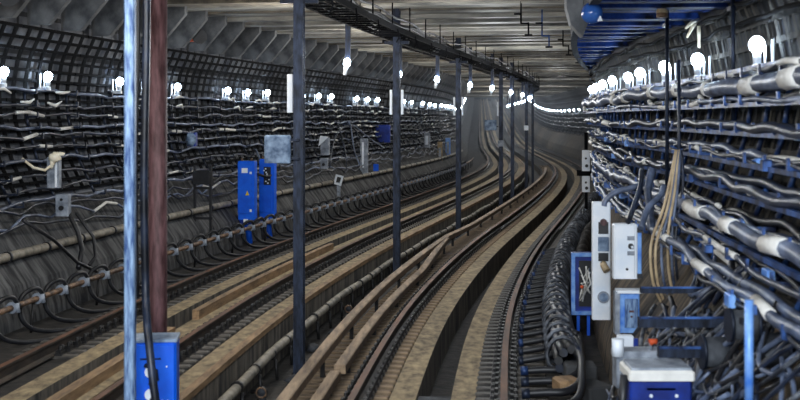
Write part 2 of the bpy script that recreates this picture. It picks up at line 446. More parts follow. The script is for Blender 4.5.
# ------------------------------------------------------------------ steel columns between the tracks
def column(d, i, h=5.05):
    p = pt(d, 0, -.6)
    lab = ['nearest dark steel column with a box hung on its left side', 'second dark steel column from the near end with a white collar', 'third dark steel column from the near end with a white collar',
           'fourth dark steel column, beside the blue hanging sign', 'fifth dark steel column from the near end', 'sixth dark steel column from the near end', 'farthest dark steel column, where the ceiling tray bends away'][i]
    t = thing('steel_column', lab, 'column', p, heading(d))
    b = MB(); w = .13
    for s_ in (-1, 1): b.box((0, s_*w/2, (h+.6)/2), (w, .014, h+.6))
    b.box((0,0,(h+.6)/2), (.02, w, h+.6)); b.build('shaft', ['steel_d'], t)
    b = MB().box((0,0,.012), (.3,.3,.024))
    for a in (-1,1):
        for c in (-1,1): b.tube([(a*.11,c*.11,.02),(a*.11,c*.11,.07)], .014, 6)
    b.build('base_plate', ['chair'], t)
    b = MB().box((0,0,h+.58), (.34,.3,.03)); b.box((0,0,4.92), (.5,.06,.06)); b.build('head_plate', ['steel_d'], t)
    if i in (0,1,2,3):
        for s_ in ((-1,) if i in (0,3) else (-1,1)):
            b = MB().bbox((s_*(w/2+.05), -.02, 3.72), (.075 if i in (0,) else .05, .05, .50), .008); b.build('white_marker_plate', ['white'], t, label='white strip on the column')
    return t
CD = [15.6, 24.2, 32.7, 42.6, 46.8, 54.6, 61.5]
for i, d in enumerate(CD): column(d, i)
p = pt(15.45, 0, 0)
t = thing('junction_box', 'flat scuffed blue-grey box hung on the left of the nearest dark column', 'box', pt(15.42, -.245, 2.22), heading(15.5))
MB().bbox((0,0,.18), (.33,.12,.36), .015).build('body', ['bluegrey'], t)
MB().bbox((0,-.066,.18), (.30,.012,.33), .005).build('cover_plate', ['bluegrey'], t)
MB().box((.2,.02,.30), (.14,.03,.03)).box((.2,.02,.06), (.14,.03,.03)).build('bracket', ['steel_d'], t)
# sign on the fourth column
t = thing('hanging_sign', 'small blue hanging sign board left of the fourth column', 'sign', pt(42.0, -.3, 2.45), heading(42))
MB().bbox((0,0,.1), (.42,.08,.36), .01).build('board', ['bluegrey'], t); MB().box((.2,0,.05), (.14,.03,.03)).build('bracket', ['steel_d'], t)
for d, z, lab in ((54.5, 2.35, 'small white plate fixed on the sixth column'), (42.6, 1.9, 'small grey plate low on the fourth column')):
    b = MB().bbox((0,0,0), (.2,.05,.22), .01); o = b.build('number_plate', ['white' if z > 2 else 'grey'], origin=(0,0,0)); o.location = pt(d - .12, 0, z); tag(o, lab, 'plate')

# ------------------------------------------------------------------ ceiling cable tray along the column row
dsT = frange(9, 80, .8)
b = MB()
for u in (-.3, .3): b.sweep([(u-.02,4.42),(u-.02,4.52),(u+.02,4.52),(u+.02,4.42)], dsT, closed=True, caps=True)
for d in frange(9, 78, .45): b.sweep([(-.3,4.42),(-.3,4.45),(.3,4.45),(.3,4.42)], [d, d+.05], closed=True, caps=True)
tray = tag(b.build('cable_tray', ['lattice']), 'black ladder cable tray along the tops of the column row', 'cable tray')
for d in frange(10, 76, 2.0):
    k = MB()
    for u in (-.3, .3):
        q = MB().tube([pt(d, u, 4.45), pt(d, u, 5.0)], .014, 5).build('hanger_rod', ['lattice'], parent=tray, origin=tray.location); q.location = (0,0,0)
for i in range(9):
    u = -.26 + .065 * i; ph = R.uniform(0, 6); z0 = 4.49 + (.1 * (i % 3))
    P = [pt(d, u + .03 * math.sin(d * .7 + ph), z0 + .03 * math.sin(d * 1.7 + ph) + R.uniform(-.012, .012)) for d in frange(9, 78, .5)]
    o = MB().tube(P, R.uniform(.022, .036), 7).build('cable', ['black'])
    tag(o, 'black cable lying in the ceiling tray, ' + nth(i + 1) + ' strand from the left', 'cable', 'cables in the ceiling tray')
# hooks and short droppers below the tray
for i, d in enumerate(frange(14, 60, 2.1)):
    P = [pt(d, .34, 4.46), pt(d, .36, 4.3), pt(d + .1, .3, 4.22), pt(d + .2, .33, 4.3)]
    o = MB().tube(P, .012, 5).build('wire_hook', ['lattice']); tag(o, 'thin wire hook hanging under the ceiling tray', 'hook', 'hooks under the ceiling tray')
# second, thinner tray over the left track
b = MB()
for u in (-1.5, -1.25): b.sweep([(u-.02,4.7),(u-.02,4.78),(u+.02,4.78),(u+.02,4.7)], frange(30, 58, 1), closed=True, caps=True)
for d in frange(30, 57, .6): b.sweep([(-1.5,4.7),(-1.5,4.74),(-1.25,4.74),(-1.25,4.7)], [d, d+.1], closed=True, caps=True)
t2 = tag(b.build('cable_tray', ['lattice']), 'thin black tray under the ceiling left of the main tray', 'cable tray')
for d in (31, 36, 41, 46, 51, 56):
    k = MB().tube([pt(d, -1.37, 4.72), pt(d, -1.37, 5.0)], .02, 5); q = k.build('hanger_rod', ['lattice'], parent=t2, origin=t2.location); q.location = (0,0,0)

# ------------------------------------------------------------------ lamps
def make_wall_lamp(side):
    t = thing('wall_lamp', 'lamp', 'lamp', (0,0,0))
    s_ = side
    MB().ball((0,0,.0), .072, 14, 10, sq=(1,1,1.08)).build('bulb', ['bulb'], t)
    MB().tube([(.0,.0,-.07),(.0,.0,-.17)], [.04,.035], 8).build('socket', ['white'], t)
    b = MB().bbox((.03*s_,.0,-.2), (.13,.08,.06), .01)
    b.box((.08*s_,.04,-.10), (.016,.02,.2)); b.box((.14*s_,0,-.08), (.018,.03,.25)); b.box((.08*s_,.0,-.2), (.15,.08,.05)); b.build('bracket', ['white'], t)
    MB().box((.2*s_,0,-.2), (.24,.05,.04)).build('arm', ['steel_d'], t)
    return t
lampL = make_wall_lamp(-1); lampR = make_wall_lamp(1)
xsL = [4, 48, 120, 148, 178, 228, 248, 268, 303, 319, 332, 357, 368, 378, 404, 412, 423, 430, 435, 441.5, 445.5]
k = 0
for x in xsL:
    d = at_x(x, -4.95, 3.48); p = pt(d, -4.95, 3.48 + R.uniform(-.03,.03)); k += 1
    lab = 'lit round bulb lamp on the left wall, ' + nth(k) + ' from the left'
    if k == 1: lampL.location = p; lampL.rotation_euler = (0,0,heading(d)); lampL['label'] = lab; lampL['group'] = 'lit bulbs on the left wall'
    else: copy_tree(lampL, p, heading(d), lab, 'lit bulbs on the left wall')
d0 = at_x(445.5, -4.95, 3.48)
d = d0 + 2.4
while d < 200:
    copy_tree(lampL, pt(d, -4.95, 3.48), heading(d), 'tiny lit bulb in the far string beyond the bend of the left wall', 'far bulbs on the left wall'); d += 2.4 if d < 90 else 4
RL = [11.2, 14.1, 16.0, 18.2, 20.0, 21.7, 24.0, 26.2, 28.4, 30.5]
LU = [(11,4.98),(14,4.90),(16,4.74),(18,4.6),(20,4.5),(21.5,4.3),(25,4.05),(29,3.75),(31,3.75)]
for i, d in enumerate(RL):
    p = pt(d, lin(LU, d) - .03, 3.46); lab = 'lit round bulb lamp on the right wall, ' + nth(i + 1) + ' from the right'
    if i == 0: lampR.location = p; lampR.rotation_euler = (0,0,heading(d)); lampR['label'] = lab; lampR['group'] = 'lit bulbs on the right wall'
    else: copy_tree(lampR, p, heading(d), lab, 'lit bulbs on the right wall')
d = 78
while d < 200:
    copy_tree(lampR, pt(d, 4.95, 3.48), heading(d), 'tiny lit bulb in the far string along the right wall past the bend', 'far bulbs on the right wall'); d += 4.6
# hanging lamps on droppers
hl = None
HL = [(347,23,3.86),(399,27.9,3.82),(437,31.6,3.82),(470,36.4,3.8),(492,40,3.8),(511,46.3,3.8),(522.5,54.3,3.85),(531,61,3.85)]
for i, (x, d, z) in enumerate(HL):
    s_ = F / d; X = (x - 400) / s_; p = Vector((X, d, z))
    lab = 'lit bulb hanging on a dropper under the ceiling, ' + nth(i + 1) + ' from the left'
    if hl is None:
        hl = thing('hanging_lamp', lab, 'lamp', p, heading(d), 'hanging bulbs along the column row')
        MB().ball((0,0,0), .07, 12, 9, sq=(1,1,1.25)).build('bulb', ['bulb'], hl)
        MB().tube([(-.02,0,-.08),(-.045,0,-.24)], [.05,.03], 8).build('socket', ['white'], hl)
        MB().box((.0,.09,.55), (.10,.06,1.2)).box((0,.05,-.05), (.04,.1,.04)).build('dropper', ['steel_d'], hl)
    else: copy_tree(hl, p, heading(d), lab, 'hanging bulbs along the column row')
for i in range(9):
    d = 66 + i * 5.5; copy_tree(hl, pt(d, -.3, 3.9), heading(d), 'tiny hanging bulb in the far row past the last column', 'far hanging bulbs')

# ------------------------------------------------------------------ wall lattices (rack grids)
def wall_u(z, W):
    for (a, b_), (c, d_) in zip(W, W[1:]):
        if b_ <= z <= d_ and d_ > b_: return a + (c - a) * (z - b_) / (d_ - b_)
    return W[-1][0]
def lattice(side, d0, d1, zs, pitch, bar, lab, matname, fn):
    W = WL if side < 0 else WR; b = MB(); off = -side * .10
    prof = []
    for z in zs: prof.append((wall_u(z, W) + off, z))
    for d in frange(d0 + pitch / 2, d1 - pitch / 2, pitch):
        b.sweep([(u, z) for (u, z) in prof] + [(u - off * .35, z) for (u, z) in reversed(prof)], [d, d + bar], fn=fn, closed=True, caps=False)
        n = len(prof)
    for (u, z) in prof:
        hb = bar * .29
        b.sweep([(u,z-hb),(u,z+hb),(u-off*.4,z+hb),(u-off*.4,z-hb)], frange(d0, d1, max(.6, (d1-d0)/4)), fn=fn, closed=True, caps=True)
    return b
zsL = [1.62 + .163 * i for i in range(17)]
dd = [15.6, 18, 20.4, 22.8, 25.2, 27.6, 30, 32.4, 35, 38, 41, 44, 47, 50, 54, 58, 63, 70, 80, 92, 106, 122, 140]
for i, (a, c) in enumerate(zip(dd, dd[1:])):
    far = a > 46
    b = lattice(-1, a + .02, c - .02, zsL if not far else zsL[::2], .42 if not far else 1.2, .08 if not far else .14, '', 'lattice', pt)
    tag(b.build('wall_lattice', ['lattice']), 'black square lattice panel on the left wall, ' + nth(i + 1) + ' from the near end', 'lattice', 'lattice panels on the left wall')
zsR = [1.5 + .2 * i for i in range(13)]
dd = [7.2, 9.2, 11.2, 13.2, 15.6, 18, 20.4, 22.8, 25.2, 27.6, 30]
for i, (a, c) in enumerate(zip(dd, dd[1:])):
    b = lattice(1, a + .02, c - .02, zsR, .34, .10, '', 'lattice', ptr)
    tag(b.build('wall_lattice', ['rib']), 'dark lattice panel behind the cables of the right wall, ' + nth(i + 1) + ' from the near end', 'lattice', 'lattice panels on the right wall')
dd = [72, 84, 96, 110, 126, 144, 164]
for i, (a, c) in enumerate(zip(dd, dd[1:])):
    b = lattice(1, a + .1, c - .1, [1.7,2.1,2.5,2.9,3.3,3.7,4.1], 1.5, .1, '', 'lattice', pt)
    tag(b.build('wall_lattice', ['lattice']), 'faint dark lattice panel on the far right wall past the bend, ' + nth(i + 1) + ' along', 'lattice', 'far lattice panels on the right wall')

# ------------------------------------------------------------------ haunch plates under the ceiling
fin = MB(); fin.plate([(-.95,0,-.62),(-.55,0,-.62),(.02,0,-.06),(.02,0,.12),(-.95,0,.12)], (0,.09,0)); fin = fin.mesh('haunch_plate', ['fin'])
n = 0
for d in frange(12, 96, 1.2):
    n += 1
    o = bpy.data.objects.new('haunch_plate', fin); col.objects.link(o); o.location = pt(d, -3.95, 4.88); o.rotation_euler = (0,0,heading(d) - .25)
    tag(o, 'slanted grey haunch plate between the left wall and the ceiling', 'plate', 'haunch plates over the left wall')
b = MB().sweep([(3.66, 4.16), (5.35, 4.16), (5.35, 4.3), (3.66, 4.3)], frange(5, 36, .8), closed=True, caps=True)
struct(b.build('trim_2', ['tar']))
b = MB().sweep([(3.56, 3.98), (3.66, 3.98), (3.66, 5.02), (3.56, 5.02)], frange(5, 36, .8), closed=True, caps=True)
struct(b.build('trim_3', ['tar']))
k = 0
for d in frange(7, 35, .8):
    k += 1
    b = MB(); q = R.uniform(-.03,.03); w_ = R.uniform(.22,.42)
    b.box((.78,0,0), (1.66,w_,.03)); b.box((.78,-w_/2,.05), (1.66,.02,.12)); b.box((.78,w_/2,.05), (1.66,.02,.12))
    o = b.build('soffit_beam', ['finblue'], origin=(0,0,0)); o.location = pt(d, 3.66, 4.02 + q); o.rotation_euler = (0,0,heading(d) + R.uniform(-.05,.05))
    tag(o, 'blue-painted cross beam under the low soffit over the right wall', 'beam', 'cross beams over the right wall')
finf = MB(); finf.plate([(.95,0,-.62),(.55,0,-.62),(-.02,0,-.06),(-.02,0,.12),(.95,0,.12)], (0,.09,0)); finf = finf.mesh('haunch_plate_far', ['fin'])
for d in frange(70, 150, 1.6):
    o = bpy.data.objects.new('haunch_plate', finf); col.objects.link(o); o.location = pt(d, 3.95, 4.88); o.rotation_euler = (0,0,heading(d))
    tag(o, 'grey haunch plate above the far right wall past the bend', 'plate', 'haunch plates over the far right wall')
# orange and black scraps at the top of the left wall
for i, x in enumerate((4, 196)):
    d = at_x(x, -4.35, 4.5); t = thing('loudspeaker', ['black horn with an orange rim at the upper left corner','black horn with an orange rim right of the red-brown pole, above the lattice'][i], 'loudspeaker', pt(d, -4.3, 4.5), heading(d))
    MB().tube([(.1,-.2,0),(.05,0,0),(0,.15,0)], [.16,.12,.05], 10).build('horn', ['black'], t)
    MB().box((-.12,-.1,-.03), (.2,.16,.14)).build('bracket', ['orange'], t)

# ------------------------------------------------------------------ cable brackets and cables
def bracket_mesh(side, zs, arm, matname, W):
    b = MB()
    z0 = zs[0] - .08; us = [(wall_u(z, W), z) for z in zs]
    uref = us[0][0]
    for (a, c) in zip(us, us[1:]):
        p, q = Vector((a[0]-uref - side*.16, 0, a[1])), Vector((c[0]-uref - side*.16, 0, c[1]))
        b.tube([p, q], .025, 4)
    for (u, z) in us:
        x = u - uref - side * .16
        b.box((x - side * arm / 2, 0, z - .02), (arm, .045, .03)); b.box((x - side * arm, 0, z + .015), (.02, .045, .09))
    return b, uref
CZL = [3.22, 3.02, 2.84, 2.66, 2.5, 2.32, 2.12, 1.9, 1.7, 1.52]
bm_, uref = bracket_mesh(-1, sorted(CZL), .2, 'lattice', WL)
me = bm_.mesh('cable_bracket', ['steel_d'])
for i, d in enumerate(frange(14, 62, 1.5)):
    o = bpy.data.objects.new('cable_bracket', me); col.objects.link(o); o.location = pt(d, uref, 0); o.rotation_euler = (0,0,heading(d))
    tag(o, 'dark comb-like cable bracket on the left wall', 'bracket', 'cable brackets on the left wall')
CZR = [3.2, 2.95, 2.7, 2.45, 2.2, 1.95, 1.72, 1.5]
for i, d in enumerate(frange(7.5, 31, .75)):
    b, ur = bracket_mesh(1, sorted(CZR), .26, 'steel_b', [(u + bulge(d, z), z) for (u, z) in WR])
    o = b.build('cable_bracket', ['steel_b'], origin=(0,0,0)); o.location = pt(d, ur, 0); o.rotation_euler = (0,0,heading(d))
    tag(o, 'blue steel comb-like cable bracket on the right wall', 'bracket', 'cable brackets on the right wall')
bmf, uf = bracket_mesh(1, sorted(CZR), .2, 'steel_d', WR); mef = bmf.mesh('cable_bracket_far', ['steel_d'])
for d in frange(80, 160, 4):
    o = bpy.data.objects.new('cable_bracket', mef); col.objects.link(o); o.location = pt(d, uf, 0); o.rotation_euler = (0,0,heading(d))
    tag(o, 'faint cable bracket on the far right wall past the bend', 'bracket', 'cable brackets on the far right wall')

def cable(side, z, du, r, d0, d1, matname, lab, jit=.03, sag=.05, sleeves=(), step=.5, fn=None, sl_mat='cab_w', group=None):
    W = WL if side < 0 else WR; fn = fn or (pt if side < 0 else ptr); ph = R.uniform(0, 6); ph2 = R.uniform(0, 6)
    ds = frange(d0, d1, step); q1 = R.uniform(.25,.6); q2 = R.uniform(1.2,2.2); P = []
    for d in ds:
        zz = z + r - sag * math.sin(d * math.pi / 1.5 + ph) ** 2 + jit * math.sin(d * q1 * 2 + ph2) + jit * .5 * math.sin(d * q2 * 2 + ph)
        P.append(fn(d, wall_u(z, W) - side * (.16 + du) + .03 * math.sin(d * q2 + ph2), zz))
    o = MB().tube(P, r, 8).build('cable', [matname]); tag(o, lab, 'cable', group)
    for (a, c) in sleeves:  # white tubes around the cable stand in for bright lamp light on it
        Q = [p for d, p in zip(ds, P) if a <= d <= c]
        if len(Q) > 1:
            q = MB().tube(Q, r * 1.12, 8).build('sleeve', [sl_mat], parent=o, origin=o.location, label='white sleeve'); q.location = (0,0,0)
    return o
lampd = [at_x(x, -4.95, 3.48) for x in xsL]
for i, z in enumerate(CZL):
    for j in range(1):
        sl = []
        for ld in lampd:
            if R.random() < (.62 if i < 6 else .2): a = ld + R.uniform(-.9, .3); sl.append((a, a + R.uniform(.5, 1.3)))
        cable(-1, z, .08, R.uniform(.018, .028), 12, 70, 'cab_d' if (i + j) % 3 else 'cab_g',
              '%s cable of the left wall, %s one down from the lamps' % ('dark' if (i + j) % 3 else 'grey', nth(i + 1)), .03, .05, sl, group='cables along the left wall')
for i, z in enumerate([1.42, 1.3, 1.2]):
    cable(-1, z, .04, .022, 12, 60, 'cab_g' if i == 1 else 'cab_d', 'loose sagging cable under the lattice of the left wall, ' + nth(i + 1) + ' down', .07, .1, [(14.5, 16), (19.2, 20.6), (25, 26.2)] if i == 1 else (), group='loose cables low on the left wall')
# far continuation
for i, z in enumerate([3.1, 2.75, 2.4, 2.05]):
    cable(-1, z, .1, .05, 70, 200, 'cab_d', 'dark cable on the left wall far past the bend, ' + nth(i + 1) + ' down', .02, .02, (), 3, group='far cables on the left wall')
    cable(1, z, .1, .05, 70, 200, 'cab_d', 'dark cable on the far right wall past the bend, ' + nth(i + 1) + ' down', .02, .02, (), 3, group='far cables on the right wall')
# grey conduit on the left wall foot
P = [pt(d, -4.17, .885) for d in frange(10, 70, 1)]
con = tag(MB().tube(P, .065, 10).build('conduit_pipe', ['pipe']), 'long grey conduit pipe clamped along the foot of the left wall', 'pipe')
for d in frange(11, 60, 1.25):
    k = MB().tube([pt(d, -4.17, .885), pt(d + .06, -4.17, .885)], .08, 10); k.tube([pt(d+.03, -4.2, .83), pt(d+.03, -4.33, .78)], .03, 5)
    q = k.build('pipe_clamp', ['black'], parent=con, origin=con.location); q.location = (0,0,0)
# rusty contact pipe with looped cables
P = [pt(d, -3.56, .39) for d in frange(10, 72, 1)]
rp = tag(MB().tube(P, .04, 8).build('rusty_pipe', ['rust']), 'rusty pipe on stands carrying black cable loops along the left wall', 'pipe')
for d in frange(11, 70, 2.25):
    k = MB().tube([pt(d, -3.56, .36), pt(d, -3.6, -.1)], .022, 6); q = k.build('stand', ['chair'], parent=rp, origin=rp.location); q.location = (0,0,0)
hoops = []
for d in frange(13.0, 62, .78):
    r_ = R.uniform(-.06, .06)
    C = [(-3.50,.40,.40),(-3.52,.28,.52),(-3.56,.10,.54),(-3.62,-.06,.44),(-3.60,-.10,.22),(-3.50,.0,.05),(-3.32,.25,-.03),(-3.08,.62+r_,-.04),(-2.86,.98+r_,-.02)]
    pts = [pt(d + b_, a, c) for (a, b_, c) in C]
    # smooth
    fine = []
    for i in range(len(pts) - 1):
        p0 = pts[max(0, i-1)]; p1 = pts[i]; p2 = pts[i+1]; p3 = pts[min(len(pts)-1, i+2)]
        for s_ in range(4):
            t = s_ / 4; fine.append(.5 * ((2*p1) + (p2-p0)*t + (2*p0-5*p1+4*p2-p3)*t*t + (3*p1-p0-3*p2+p3)*t**3))
    fine.append(pts[-1])
    o = MB().tube(fine, .032, 7).build('cable_loop', ['black'])
    q = MB().tube([pt(d+.30, -3.56, .39), pt(d+.37, -3.56, .39)], .075, 9).tube([pt(d+.335, -3.50, .45), pt(d+.335, -3.48, .33)], .03, 6).build('clamp', ['grey'], parent=o, origin=o.location); q.location = (0,0,0)
    hoops.append((px(pt(d, -3.5, .3))[0], o))
k = 0
for x, o in sorted(hoops, key=lambda q: q[0]):
    if x < -6:
        for c in list(o.children): bpy.data.objects.remove(c)
        bpy.data.objects.remove(o); continue
    k += 1
    if k <= 24: tag(o, 'black cable loop strapped to the rusty pipe, ' + nth(k) + ' from the left', 'cable', 'cable loops along the left track')
    else: tag(o, 'small far black cable loop on the rusty pipe beyond the blue cabinets', 'cable', 'far cable loops along the left track')

# ------------------------------------------------------------------ fittings on the left wall
def box_thing(name, label, cat, d, u, z, w, dep, h, matname, fn=pt, rz=0):
    t = thing(name, label, cat, fn(d, u, z), heading(d) + rz)
    MB().bbox((0,0,h/2), (w,dep,h), min(.02, w*.06)).build('body', [matname], t)
    return t
for i, x in enumerate((248, 268)):
    d = at_x(x, -3.82, 1.1); s_ = F / d
    zt = CZ - ((162 if i == 0 else 160) - HY) / s_; zb = CZ - ((222 if i == 0 else 221) - HY) / s_
    w = (19 if i == 0 else 17) / s_
    w *= .92; t = thing('electrical_cabinet', ['bright blue electrical cabinet with a yellow warning triangle, left of the pair', 'bright blue electrical cabinet with an open dark gap in its front, right of the pair'][i], 'cabinet', pt(d, -3.82, zb), heading(d) + .02)
    h = zt - zb
    MB().bbox((0,-.02,h/2), (w,.24,h), .015).build('body', ['blue'], t)
    dr = MB().bbox((-.02,-.16,h/2+.06), (w*.86,.03,h*.86), .01).build('door', ['blue'], t)
    if i == 0:
        MB().plate([(.0,-.18,h*.42),(.08,-.18,h*.42),(.04,-.18,h*.50)], (0,.008,0)).build('warning_triangle', ['yellow'], dr)
        for q, k in (((-.02,-.18,h*.84), (.14,.008,.11)), ((.12,-.18,h*.80), (.05,.008,.05)), ((.12,-.18,h*.16), (.05,.008,.06))): MB().box(q, k).build('label_plate', ['white'], dr)
    else:
        MB().box((.03,-.18,h*.72), (.17,.012,h*.3)).build('opening', ['black'], dr)
        for q in range(9): MB().box((R.uniform(-.05,.1), -.19, h*(.6+.03*q)), (.035,.01,.03)).build('terminal', ['white'], dr)
    b = MB().tube([(-.02,0,0),(-.02,.0,-.08),(.02,0,-.3),(.05,-.02,-.55)], [.1,.09,.07,.07], 8); b.build('cable_gland', ['blue'], t)
    MB().box((0,-.05,-.06), (w*.7,.14,.12), taper=1.2).build('base', ['navy'], t)
    MB().box((0,-.165,-.03), (.1,.02,.1)).build('latch', ['white'], t)
    for q in (-.12, .1): MB().tube([(q,-.05,h),(q,-.05,h+.06)], .025, 6).build('top_gland', ['rust'], t)
# handle of cables between the two cabinets
d = at_x(258, -3.9, 1.5)
o = MB().tube([pt(d-.2,-3.85,1.5), pt(d,-3.7,1.42), pt(d+.3,-3.7,1.44), pt(d+.8,-3.85,1.5)], .03, 7).build('cable', ['black']); tag(o, 'short black cable bridging the two blue cabinets', 'cable')
# boxes below the rag, near left
d = at_x(67, -4.25, 1.7); s_ = F/d
t = thing('switch_box', 'grey switch box with a round dark knob, under the cream rag', 'box', pt(d, -4.3, CZ-(219-HY)/s_), heading(d))
MB().bbox((0,0,.17), (.21,.14,.34), .012).build('body', ['grey'], t); MB().tube([(-.0,-.07,.13),(0,-.1,.13)], .04, 10).tube([(0,-.07,.26),(0,-.09,.26)], .022, 8).build('knob', ['black'], t)
t = thing('switch_box', 'pale narrow metal box right below the cream rag', 'box', pt(d, -4.45, CZ-(190-HY)/s_), heading(d))
MB().bbox((0,0,.24), (.2,.12,.48), .012).build('body', ['grey'], t); MB().box((.06,-.07,.24), (.03,.02,.46)).build('edge_strip', ['white'], t)
b = MB()
p = pt(d-.2, -4.35, CZ-(158-HY)/s_)
b.ball((0,0,0), .085, 10, 8, sq=(1.1,.7,.9), noise=.25, rnd=R).ball((.08,0,.05), .05, 9, 7, sq=(1.6,.7,.7), noise=.25, rnd=R).ball((-.04,0,-.06), .05, 9, 7, sq=(.8,.7,2.2), noise=.25, rnd=R)
o = b.build('rag', ['rag'], origin=(0,0,0)); o.location = p; tag(o, 'cream rag tied in a knot above the grey switch box', 'rag')
o = MB().tube([p + Vector(q) for q in ((-.02,0,-.1),(-.14,-.02,-.2),(-.32,-.02,-.16),(-.5,-.02,-.02))], .022, 7).build('cord', ['rag']); tag(o, 'pale cord trailing left from the knotted rag', 'cord')
for i, C in enumerate([[(-4.3,0,1.3),(-4.2,.1,1.0),(-4.05,-.1,.75),(-4.0,-.35,.5)], [(-4.3,.25,1.3),(-4.1,.45,.9),(-4.0,.3,.6),(-3.98,.0,.5)], [(-4.3,-1.6,1.35),(-4.1,-1.0,1.0),(-4.0,-.4,.6),(-3.9,.1,.4)]]):
    o = MB().tube([pt(d+b_, a+.1, c) for (a,b_,c) in C], .04 if i == 0 else .028, 7).build('cable', ['black'])
    tag(o, ['thick black cable dropping from the grey switch box','thin black cable curving down right of the grey switch box','thin black cable slanting down left of the grey switch box'][i], 'cable')
# dark stand
d = at_x(203, -4.0, 1.0); s_ = F/d
t = thing('equipment_stand', 'black open stand with a dark box on top, left of the blue cabinets', 'stand', pt(d, -4.0, .3), heading(d))
zz = lambda y: CZ-(y-HY)/s_-.3
b = MB()
for q in (-.17,.17): b.box((q,0,zz(205)/1), (.05,.05,2*zz(205)))
b.box((0,0,zz(221)), (.42,.05,.05)).box((0,0,zz(190)), (.36,.05,.05)); b.build('frame', ['black'], t)
b = MB().bbox((0,0,zz(179)), (.36,.22,(185-171)/s_), .012); b.build('box', ['black'], t)
MB().tube([(-.1,-.02,zz(192)),(0,-.05,zz(196)),(.1,-.02,zz(192))], .02, 6).build('cable', ['cab_g'], t)
# further boxes on the left wall
def wall_box(x, u, ytop, ybot, wpx, name, lab, cat, matname, dep=.14):
    d = at_x(x, u, 1.5); s_ = F / d
    zt = CZ-(ytop-HY)/s_; zb = CZ-(ybot-HY)/s_
    t = thing(name, lab, cat, pt(d, u, zb), heading(d)); w = wpx / s_
    MB().bbox((0,0,(zt-zb)/2), (w,dep,zt-zb), min(.02,w*.06)).build('body', [matname], t)
    return t, w, zt - zb
t, w, h = wall_box(325, -4.35, 138, 156, 9, 'switch_box', 'pale grey switch box under white paper, right of the nearest dark column', 'box', 'grey')
MB().plate([(-w*.7,-.09,h*.5),(w*.5,-.09,h*1.05),(-w*.5,-.09,h*1.1)], (0,.01,0)).build('paper', ['white'], t)
t, w, h = wall_box(324, -4.2, 159, 170, 7, 'switch_box', 'small grey box with a dark knob, below the paper-covered box', 'box', 'grey'); MB().tube([(0,-.07,h*.4),(0,-.1,h*.4)], .045, 8).build('knob', ['black'], t)
t, w, h = wall_box(364, -4.3, 139, 176, 8, 'narrow_cabinet', 'tall narrow pale cabinet on the left wall before the second column', 'cabinet', 'grey'); MB().box((-w*.1,-.08,h*.55), (w*.25,.02,h*.7)).build('strip', ['white'], t)
t, w, h = wall_box(383, -4.7, 125, 143, 15, 'equipment_box', 'large dark blue box on the left wall just left of the second column', 'box', 'navy')
MB().bbox((0,-.08,h/2), (w*.85,.02,h*.85), .01).build('door', ['navy'], t)
t, w, h = wall_box(376, -4.2, 165, 172, 5, 'small_box', 'small blue box low on the left wall beneath the dark blue box', 'box', 'blue'); MB().box((0,-.08,h/2), (w*.6,.02,h*.6)).build('lid', ['blue'], t)
t, w, h = wall_box(192, -4.75, 133, 147, 9, 'tarp_bundle', 'blue plastic bundle tucked in the left wall cables above the black stand', 'bundle', 'navy'); MB().ball((0,-.1,h/2), w*.6, 9, 7, sq=(1,.5,1.4), noise=.2, rnd=R).build('wrapping', ['bluegrey'], t)
d = at_x(338, -4.0, .9)
t = thing('white_plate', 'tilted white square plate with a dark hole, between the nearest two columns', 'plate', pt(d, -3.98, .95), heading(d)+.1)
b = MB()
rt = Matrix.Rotation(.25, 3, 'Y')
for (c_, sz) in (((0,0,.12),(.24,.03,.06)),((0,0,-.12),(.24,.03,.06)),((-.09,0,0),(.06,.03,.2)),((.09,0,0),(.06,.03,.2))): b.box(rt @ Vector(c_), sz, rt)
b.build('frame', ['white'], t); MB().box((0,.02,0), (.14,.02,.2), rt).build('back', ['black'], t); MB().box((0,.02,-.32), (.1,.05,.5)).build('post', ['grey'], t)
for i, x in enumerate((427, 440, 448)):
    t, w, h = wall_box(x, -4.3, (133, 142, 138)[i], (148, 172, 158)[i], (6, 5, 5)[i], 'switch_box', ['pale box on the left wall right of the second column','tall beige slanted panel on the left wall before the third column','narrow blue box on the left wall just before the third column'][i], 'box', ['grey','kerb','sky'][i]); MB().box((0,-.08,h/2), (w*.5,.02,h*.6)).build('cover_plate', ['white' if i == 0 else 'grey'], t)
# loose droppers on the left wall
for i, (x0, z0, x1, z1) in enumerate([(348,2.6,376,1.4),(350,2.7,362,1.2),(346,2.5,330,1.3),(352,2.6,384,1.7),(344,2.6,347,1.2),(262,2.0,262,1.3),(214,1.5,209,1.2)]):
    da, db = at_x(x0, -4.6, z0), at_x(x1, -4.15, z1); P = []
    for s_ in range(9):
        t_ = s_ / 8; P.append(pt(da + (db-da)*t_, -4.75 + .55*t_ + .06*math.sin(t_*5+i), z0 + (z1-z0)*t_**1.4 + .05*math.sin(t_*7)))
    o = MB().tube(P, .022, 6).build('cable', ['cab_g' if i % 2 else 'cab_d']); tag(o, 'loose cable hanging slantwise on the left wall, ' + nth(i + 1) + ' of the droppers', 'cable', 'hanging cables on the left wall')
# small white tubes standing in for lamp highlights on the cables
for i, ld in enumerate(lampd[:16]):
    for j in range(2):
        dd_ = ld + R.uniform(-.5, .4); z_ = 3.22 - .17 * j
        P = [pt(dd_, -4.85, z_), pt(dd_ + .16, -4.80, z_ + R.uniform(-.06,.06)), pt(dd_ + R.uniform(.28,.5), -4.82, z_ + R.uniform(-.08,.06))]
        o = MB().tube(P, [.016,.028,.012], 8).build('cable_splice', ['cab_w']); tag(o, 'white cable splice under the %s bulb of the left wall, %s one' % (nth(i + 1), ('upper', 'lower')[j]), 'splice', 'white splices under the left wall lamps')

